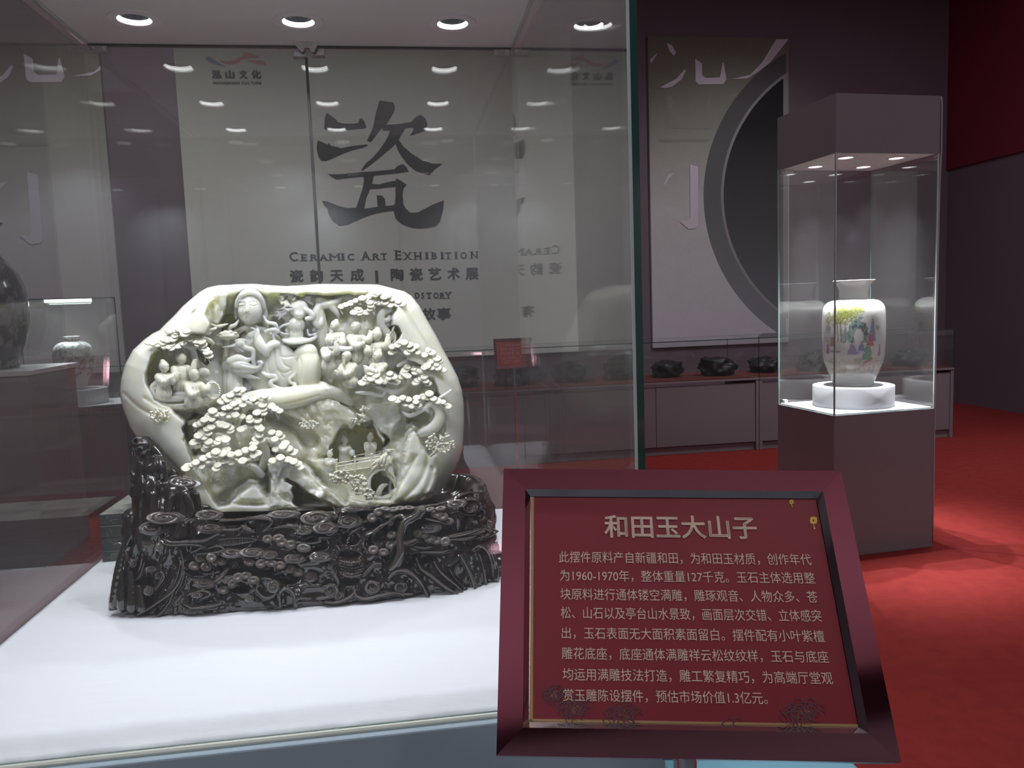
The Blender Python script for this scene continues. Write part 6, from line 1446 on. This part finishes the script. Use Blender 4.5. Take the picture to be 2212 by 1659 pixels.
def scroll_mesh(turns=2.2):
    na, nr_ = 44, 15; V = []; Fc = []
    for i in range(nr_ + 1):
        r = i / nr_
        for j in range(na):
            a = 2 * math.pi * j / na
            ph = (r * turns + a / (2 * math.pi)) % 1.0
            z = 0.5 * (1 - r * r) + 0.24 * math.sin(2 * math.pi * ph) * (1 - 0.35 * r) * (1 if i else 0)
            if i == nr_: z = -0.15
            k = 1 + 0.10 * math.cos(a - 0.6) * r
            V.append((r * k * math.cos(a), r * k * math.sin(a), z))
    for i in range(nr_):
        for j in range(na):
            q = (j + 1) % na
            Fc.append((i * na + j, (i + 1) * na + j, (i + 1) * na + q, i * na + q) if i else (j, na + j, na + q, q))
    me = bpy.data.meshes.new('cloud_scroll'); me.from_pydata(V, [], Fc); me.shade_smooth(); me.materials.append(WOOD2); return me
SCM = [scroll_mesh(2.2), scroll_mesh(1.7)]
def wpad_mesh():
    na = 44; V = []; Fc = []; rad = (0.0, 0.16, 0.24, 0.62, 0.94, 1.0, 0.9)
    for r in rad:
        for j in range(na):
            a = 2 * math.pi * j / na; g_ = 0.07 * (1 if j % 2 else -1) * (0.2 < r < 0.99)
            z = {0.0: 0.02, 0.16: 0.05, 0.24: 0.22, 0.62: 0.26, 0.94: 0.16, 1.0: 0.02, 0.9: -0.4}[r] + g_
            V.append((r * math.cos(a), r * math.sin(a), z))
    for i in range(len(rad) - 1):
        for j in range(na):
            q = (j + 1) % na; Fc.append((i * na + j, (i + 1) * na + j, (i + 1) * na + q, i * na + q))
    me = bpy.data.meshes.new('needle_pad'); me.from_pydata(V, [], Fc); me.shade_smooth(); me.materials.append(WOODL); return me
WOODL = mat('pale rosewood needles', (0.10, 0.080, 0.070), 0.3, spec=0.5, coat=0.3, mix=((0.060, 0.045, 0.038), 30, 0.4, 0.62))  # palest wood tone, for the needle pads
WPM = wpad_mesh()
def place(name, me, u, v, ru, rv, out, up=0.35, yaw=0.0, roll=0.0, thick=None, pt=None):
    p = Vector(on_base(u, v, out)) if pt is None else Vector(pt)
    n = (Vector(EYE) - p).normalized() * 0.85 + Vector((0, 0, up)) + Vector((yaw, 0, 0)); n.normalize()
    x = Vector((1, 0, 0)) - n * n.x; x.normalize(); y = n.cross(x)
    if roll: x, y = x * math.cos(roll) + y * math.sin(roll), y * math.cos(roll) - x * math.sin(roll)
    k = depth(p) / F; sx, sy = ru * k, rv * k; sz = thick * k if thick else min(sx, sy) * 0.9
    o = bpy.data.objects.new(name, me); COL.objects.link(o); adopt(o, wb)
    M = Matrix.Identity(4)
    for i in range(3): M[i][0] = x[i] * sx; M[i][1] = y[i] * sy; M[i][2] = n[i] * sz; M[i][3] = p[i]
    o.matrix_basis = M
    return o
S5 = [(640, 200, 190, 70), (500, 320, 150, 70), (1130, 165, 140, 55), (1150, 310, 150, 60), (1960, 160, 170, 45), (1390, 590, 130, 55), (1620, 580, 140, 55), (1810, 610, 80, 45), (2090, 650, 120, 55), (440, 480, 50, 45), (590, 530, 45, 45), (1090, 920, 120, 65), (290, 1020, 50, 45), (460, 1010, 50, 50), (500, 770, 60, 35), (580, 840, 50, 40), (1410, 720, 60, 45), (1580, 1100, 50, 40), (1850, 960, 70, 70), (210, 720, 32, 36), (300, 720, 32, 36), (1000, 1060, 60, 30)]
S7 = [(200, 480, 160, 75), (540, 515, 125, 65), (290, 580, 120, 60), (70, 610, 80, 40), (240, 880, 110, 55), (1390, 580, 110, 50), (1660, 330, 100, 40), (1800, 370, 80, 50), (2000, 560, 45, 60), (2060, 780, 45, 50), (350, 1230, 60, 60), (440, 1290, 50, 45), (800, 1200, 70, 60), (1090, 1200, 60, 50), (600, 380, 140, 28), (150, 1090, 60, 50), (20, 890, 60, 40), (980, 530, 24, 24), (1870, 250, 30, 26)]
k_ = 0
for L_, f5, s_ in ((S5, c5, 5.144), (S7, c7, 4.809)):
    for x, y, rx, ry in L_:
        (u, v), = f5([(x, y)]); k_ += 1
        place('cloud_scroll', SCM[k_ % 2], u, v, rx / s_ * 1.06, ry / s_ * 1.1, 0.008, 0.30, 0, 0.0, thick=max(6.0, min(rx, ry) / s_ * 0.85))
N5 = [(980, 730), (1040, 645), (1165, 640), (1110, 740), (1270, 680), (1590, 690), (1720, 705), (1830, 700), (1930, 725), (2040, 770), (2120, 800), (1300, 1000), (1400, 930), (1460, 860), (1550, 840), (1630, 890), (1790, 430), (1910, 420), (1950, 470), (2050, 495), (2180, 530)]
N7 = [(790, 470), (855, 410), (930, 380), (955, 440), (1010, 385), (1080, 375), (1170, 370), (1390, 385), (1500, 375), (1460, 435), (1520, 460), (1580, 510), (990, 650), (915, 690), (865, 745), (980, 750), (800, 805), (905, 830), (1260, 635), (1330, 645), (1385, 690), (1460, 710), (1550, 720), (95, 790), (25, 1040)]
g_ = np.random.default_rng(5)
for L_, f5, s_ in ((N5, c5, 5.144), (N7, c7, 4.809)):
    for x, y in L_:
        (u, v), = f5([(x, y)]); flat_ = v < 1105
        place('needle_pad', WPM, u, v, 11.8 * (0.9 + 0.25 * g_.random()), 9.6 * (0.85 + 0.25 * g_.random()) * (0.62 if flat_ else 1), 0.007, 0.55 if flat_ else 0.25, 0.3 * (g_.random() - 0.5), 0.3 * (g_.random() - 0.5), thick=7)

# rocky pillar at the left end
def wsolid(name, prims, h=1.3, grooves=(), m=None): return solid(name, carve(prims, h, grooves=grooves), m or WOOD, wb)
tw = [El((308, 968, 78), (22, 24, 20)), El((300, 962, 88), (14, 12, 14)), Tu([(318, 950, 70, 8), (300, 948, 80, 6), (288, 954, 86, 5), (284, 968, 88, 4), (286, 980, 86, 4)]), Tu([(330, 970, 66, 14), (350, 1005, 70, 20), (375, 1035, 72, 22)], 4),
      El((330, 1020, 84), (42, 36, 34)), El((322, 1085, 96), (38, 70, 40)), El((380, 1090, 92), (52, 62, 40)), El((340, 1150, 112), (58, 80, 38)), El((395, 1140, 100), (46, 70, 40)),
      Tu([(284, 1036, 96, 4), (300, 1044, 104, 5), (340, 1048, 110, 5), (362, 1046, 110, 5), (380, 1052, 112, 6), (410, 1054, 110, 5), (424, 1044, 104, 4)], 3), Tu([(288, 1052, 98, 5), (286, 1068, 98, 6), (298, 1076, 102, 4)], 2), Tu([(284, 1020, 94, 4), (290, 1030, 98, 5)], 2),
      Tu([(276, 1120, 110, 8), (280, 1150, 116, 9), (272, 1175, 122, 8)], 2), Tu([(300, 1000, 100, 6), (296, 1040, 106, 5)], 3), Tu([(330, 990, 104, 7), (326, 1038, 112, 6)], 3), Tu([(352, 1000, 100, 7), (358, 1040, 108, 6)], 3),
      Tu([(400, 1070, 124, 9), (412, 1100, 128, 10), (400, 1140, 132, 10)], 3), Tu([(370, 1075, 128, 9), (360, 1110, 134, 10), (366, 1150, 136, 9)], 3), Tu([(330, 1070, 128, 9), (326, 1110, 134, 9), (336, 1150, 138, 8)], 3), Tu([(424, 1070, 110, 8), (432, 1105, 112, 8)], 3),
      El((436, 1098, 96), (22, 10, 14)), El((292, 952, 96), (4, 5, 12), 0, 1.5, True), El((300, 972, 104), (7, 5, 12), 0, 1.5, True)]
tg = [([(312, 990), (308, 1015), (312, 1040)], 5, 3), ([(340, 992), (342, 1040)], 5, 3), ([(345, 1065), (342, 1110), (352, 1160)], 6, 3.5), ([(385, 1066), (382, 1110), (384, 1160)], 6, 3.5), ([(415, 1070), (424, 1110), (420, 1150)], 5, 3), ([(310, 1065), (306, 1110), (312, 1160)], 5, 3)]
wsolid('rock_pillar', tw, 1.5, tg)
place('cloud_scroll', SCM[0], 395, 1044, 34, 15, 0, 0.7, 0, 0, 9, pt=P1(395, 1043, 112))
place('cloud_scroll', SCM[0], 399, 1108, 0.1, 0.1, 0, 0.3) if False else None
# fluted buttresses at the lower left corner and curled wave crests
fl = [Tu([(268, 1175, 132, 4), (256, 1230, 138, 9), (246, 1296, 140, 10), (245, 1305, 140, 9)], 2), Tu([(262, 1235, 140, 6), (262, 1290, 150, 10), (262, 1311, 152, 10)], 2), Tu([(282, 1240, 146, 7), (284, 1300, 156, 11), (284, 1314, 158, 11)], 2), Tu([(300, 1270, 150, 8), (306, 1315, 160, 11)], 2)]
wsolid('fluted_rock', fl, 1.3)
for x, y, r, f_ in ((350, 1230, 62, 1), (800, 1200, 64, -1), (1090, 1200, 52, -1)):
    (u, v), = c7([(x, y)]); R = r / 4.809; dB = (YJ - on_base(u, v)[1]) / KJ + 4
    p_ = [Tu([(u - f_ * R * 2.2, v + R * 1.3, dB, R * 0.25), (u - f_ * R * 0.9, v + R * 1.25, dB + 3, R * 0.32), (u + f_ * R * 0.7, v + R * 0.9, dB + 4, R * 0.34), (u + f_ * R * 1.2, v, dB + 4, R * 0.32), (u + f_ * R * 0.7, v - R * 0.85, dB + 4, R * 0.3), (u - f_ * R * 0.1, v - R * 0.9, dB + 5, R * 0.28), (u - f_ * R * 0.55, v - R * 0.35, dB + 5, R * 0.24)], 1.5)]
    for q in range(5): p_.append(El((u + f_ * R * (0.55 - 0.35 * q), v - R * (0.75 + 0.12 * (q % 2)), dB + 8), R * 0.2, 0, 1))
    wsolid('wave_crest', p_, 1.0, m=WOOD2)
# tree trunks standing proud
for k, l in enumerate(([(980, 1010, 20), (1040, 940, 30), (1085, 830, 36), (1075, 700, 30), (1095, 580, 26), (1130, 510, 24), (1230, 455, 18), (1290, 395, 12)], [(1130, 500, 18), (1090, 450, 14), (1020, 470, 11), (940, 530, 10), (860, 570, 8), (800, 610, 7), (715, 635, 4)], [(1090, 740, 20), (1180, 725, 16), (1240, 700, 11)], [(1060, 700, 12), (1010, 760, 8), (960, 880, 6)])):
    pts = []
    for x, y, r in l:
        (u, v), = c7([(x, y)]); pts.append((u, v, (YJ - on_base(u, v)[1]) / KJ + 3, r / 4.809 * 1.1))
    wsolid('pine_trunk', [Tu(pts, 2)], 1.1, m=WOOD2)
for l in ([(1060, 1000, 12), (1150, 950, 16), (1260, 860, 20), (1340, 780, 18), (1400, 720, 16)], [(1250, 800, 8), (1160, 820, 7), (1070, 820, 6), (1065, 790, 4)], [(970, 850, 5), (1060, 850, 5), (1200, 800, 6)]):
    pts = []
    for x, y, r in l:
        (u, v), = c5([(x, y)]); pts.append((u, v, (YJ - on_base(u, v)[1]) / KJ + 3, r / 5.144 * 1.2))
    wsolid('pine_trunk', [Tu(pts, 2)], 1.1, m=WOOD2)

# cloud bands, bridge and temple roof standing proud of the relief
def band(name, pts, f5, s_, r, out=2.0, closed=None, m=WOOD2):
    q = []
    P_ = spline([(x, y) for x, y in pts], 4) if len(pts) > 2 else np.array(pts, float)
    n = len(P_)
    for i, (x, y) in enumerate(P_):
        (u, v), = f5([(x, y)]); t = i / max(n - 1, 1)
        q.append((u, v, (YJ - on_base(u, v)[1]) / KJ + out, r * (0.45 + 0.55 * math.sin(math.pi * min(max(t, 0.08), 0.92)))))
    return wsolid(name, [Tu(q, 1.2, sub=0)], 0.9, m=m)
for l, r in (([(640, 430), (690, 468), (900, 465), (1080, 455), (1180, 410), (1240, 378)], 3.0), ([(610, 482), (700, 502), (900, 496), (1060, 512), (1010, 556), (940, 578)], 2.6), ([(1000, 600), (1190, 588), (1300, 552), (1240, 512), (1130, 540)], 2.6), ([(1260, 230), (1450, 222), (1600, 200), (1770, 204), (1838, 242), (1790, 310), (1740, 342)], 3.2), ([(1860, 312), (2000, 292), (2190, 292)], 2.8),
             ([(860, 1160), (960, 1200), (1150, 1182), (1270, 1152)], 2.6), ([(920, 1040), (1080, 1012), (1155, 1050), (1040, 1106)], 3.0), ([(420, 700), (360, 860), (260, 930), (290, 890)], 3.0), ([(500, 860), (600, 800), (640, 860), (560, 980), (480, 1080)], 2.6), ([(820, 560), (850, 720), (800, 920), (680, 1060), (480, 1200)], 3.4), ([(1690, 900), (1670, 1000), (1760, 1085), (1860, 1060), (1885, 960), (1820, 880), (1730, 870)], 3.0), ([(1930, 1180), (1925, 1040), (1990, 985), (2075, 1040), (2105, 1180)], 3.6)):
    band('cloud_band', l, c5, 5.144, r)
for l, r in (([(440, 384), (620, 380), (760, 360), (880, 346)], 3.2), ([(0, 722), (140, 742), (245, 720), (240, 682), (330, 680)], 2.8), ([(60, 562), (200, 574), (330, 542)], 2.6), ([(280, 622), (340, 652), (420, 602), (430, 560)], 2.6), ([(1540, 682), (1640, 660), (1780, 632), (1895, 592)], 4.0), ([(1600, 700), (1760, 690), (1870, 662)], 2.6), ([(1880, 690), (1970, 655), (2040, 615)], 3.0), ([(960, 1100), (1005, 1040), (1080, 1018), (1180, 1040), (1280, 1130), (1350, 1250)], 4.0), ([(1250, 900), (1300, 1010), (1420, 1090), (1560, 1200), (1680, 1262)], 3.6), ([(1430, 930), (1500, 1040), (1640, 1160), (1730, 1240)], 3.2), ([(1700, 860), (1760, 960), (1820, 1100), (1855, 1210)], 3.2), ([(1825, 810), (1900, 765), (1985, 820), (2035, 960), (2045, 1080)], 3.4),
             ([(300, 1345), (420, 1352), (560, 1292), (615, 1230)], 2.8), ([(600, 1180), (622, 1280), (720, 1318), (860, 1282), (1000, 1252), (1110, 1275)], 3.0), ([(330, 960), (400, 1060), (440, 1140)], 3.0), ([(700, 1060), (800, 962), (880, 950)], 3.0), ([(1340, 482), (1420, 502), (1515, 520)], 2.6), ([(1230, 770), (1330, 790), (1400, 772)], 2.2), ([(1290, 832), (1400, 832), (1520, 830), (1595, 802)], 2.4), ([(1650, 312), (1780, 284), (1860, 284)], 2.8), ([(380, 362), (420, 430), (400, 480)], 2.6), ([(420, 372), (462, 432), (440, 490)], 2.2)):
    band('cloud_band', l, c7, 4.809, r)
bp = []
def bpt(x, y, r, f5, out=2.5):
    (u, v), = f5([(x, y)]); return (u, v, (YJ - on_base(u, v)[1]) / KJ + out, r)
for k in range(6):
    y0 = 918 + 30 * k; ins = 6 * k; y1 = y0 + 14
    bp.append(Tu([bpt(445 + ins, y0 - 4, 1.7, c7), bpt(505 + ins * 0.6, y1, 1.9, c7), bpt(575, y1 + 6, 1.9, c7), bpt(640 - ins * 0.6, y1, 1.9, c7), bpt(702 - ins, y0 - 4, 1.7, c7)], 0.8, sub=3))
    for j in range(8):
        x = 470 + ins + (210 - 2 * ins) * (j + 0.5 * (k % 2)) / 8
        if k < 5: bp.append(Tu([bpt(x, y0 + 8, 0.9, c7, 3.2), bpt(x, y0 + 34, 0.9, c7, 3.2)], 0.6, sub=0))
wsolid('carved_bridge', bp, 0.85, m=WOOD2)
bp = []
for k in range(15):
    t = k / 14.0
    bp.append(Tu([bpt(1310 + 330 * t, 340 - 12 * t + 6 * math.sin(t * 3), 0.9, c5), bpt(1300 + 335 * t, 385 - 20 * t, 0.9, c5)], 0.6, sub=0))
    bp.append(Tu([bpt(1260 + 390 * t, 450 - 20 * t, 0.9, c5), bpt(1250 + 400 * t, 500 - 45 * t, 0.9, c5)], 0.6, sub=0))
bp += [Tu([bpt(1300, 330, 1.8, c5), bpt(1460, 322, 1.8, c5), bpt(1530, 290, 2.2, c5), bpt(1640, 356, 2.0, c5)], 0.8), Tu([bpt(1240, 445, 1.8, c5), bpt(1460, 425, 1.8, c5), bpt(1660, 432, 1.8, c5)], 0.8), Tu([bpt(1500, 285, 2, c5, 3), bpt(1540, 320, 3.2, c5, 3), bpt(1640, 356, 1.6, c5, 3)], 1)]
wsolid('carved_roof', bp, 0.85, m=WOOD2)
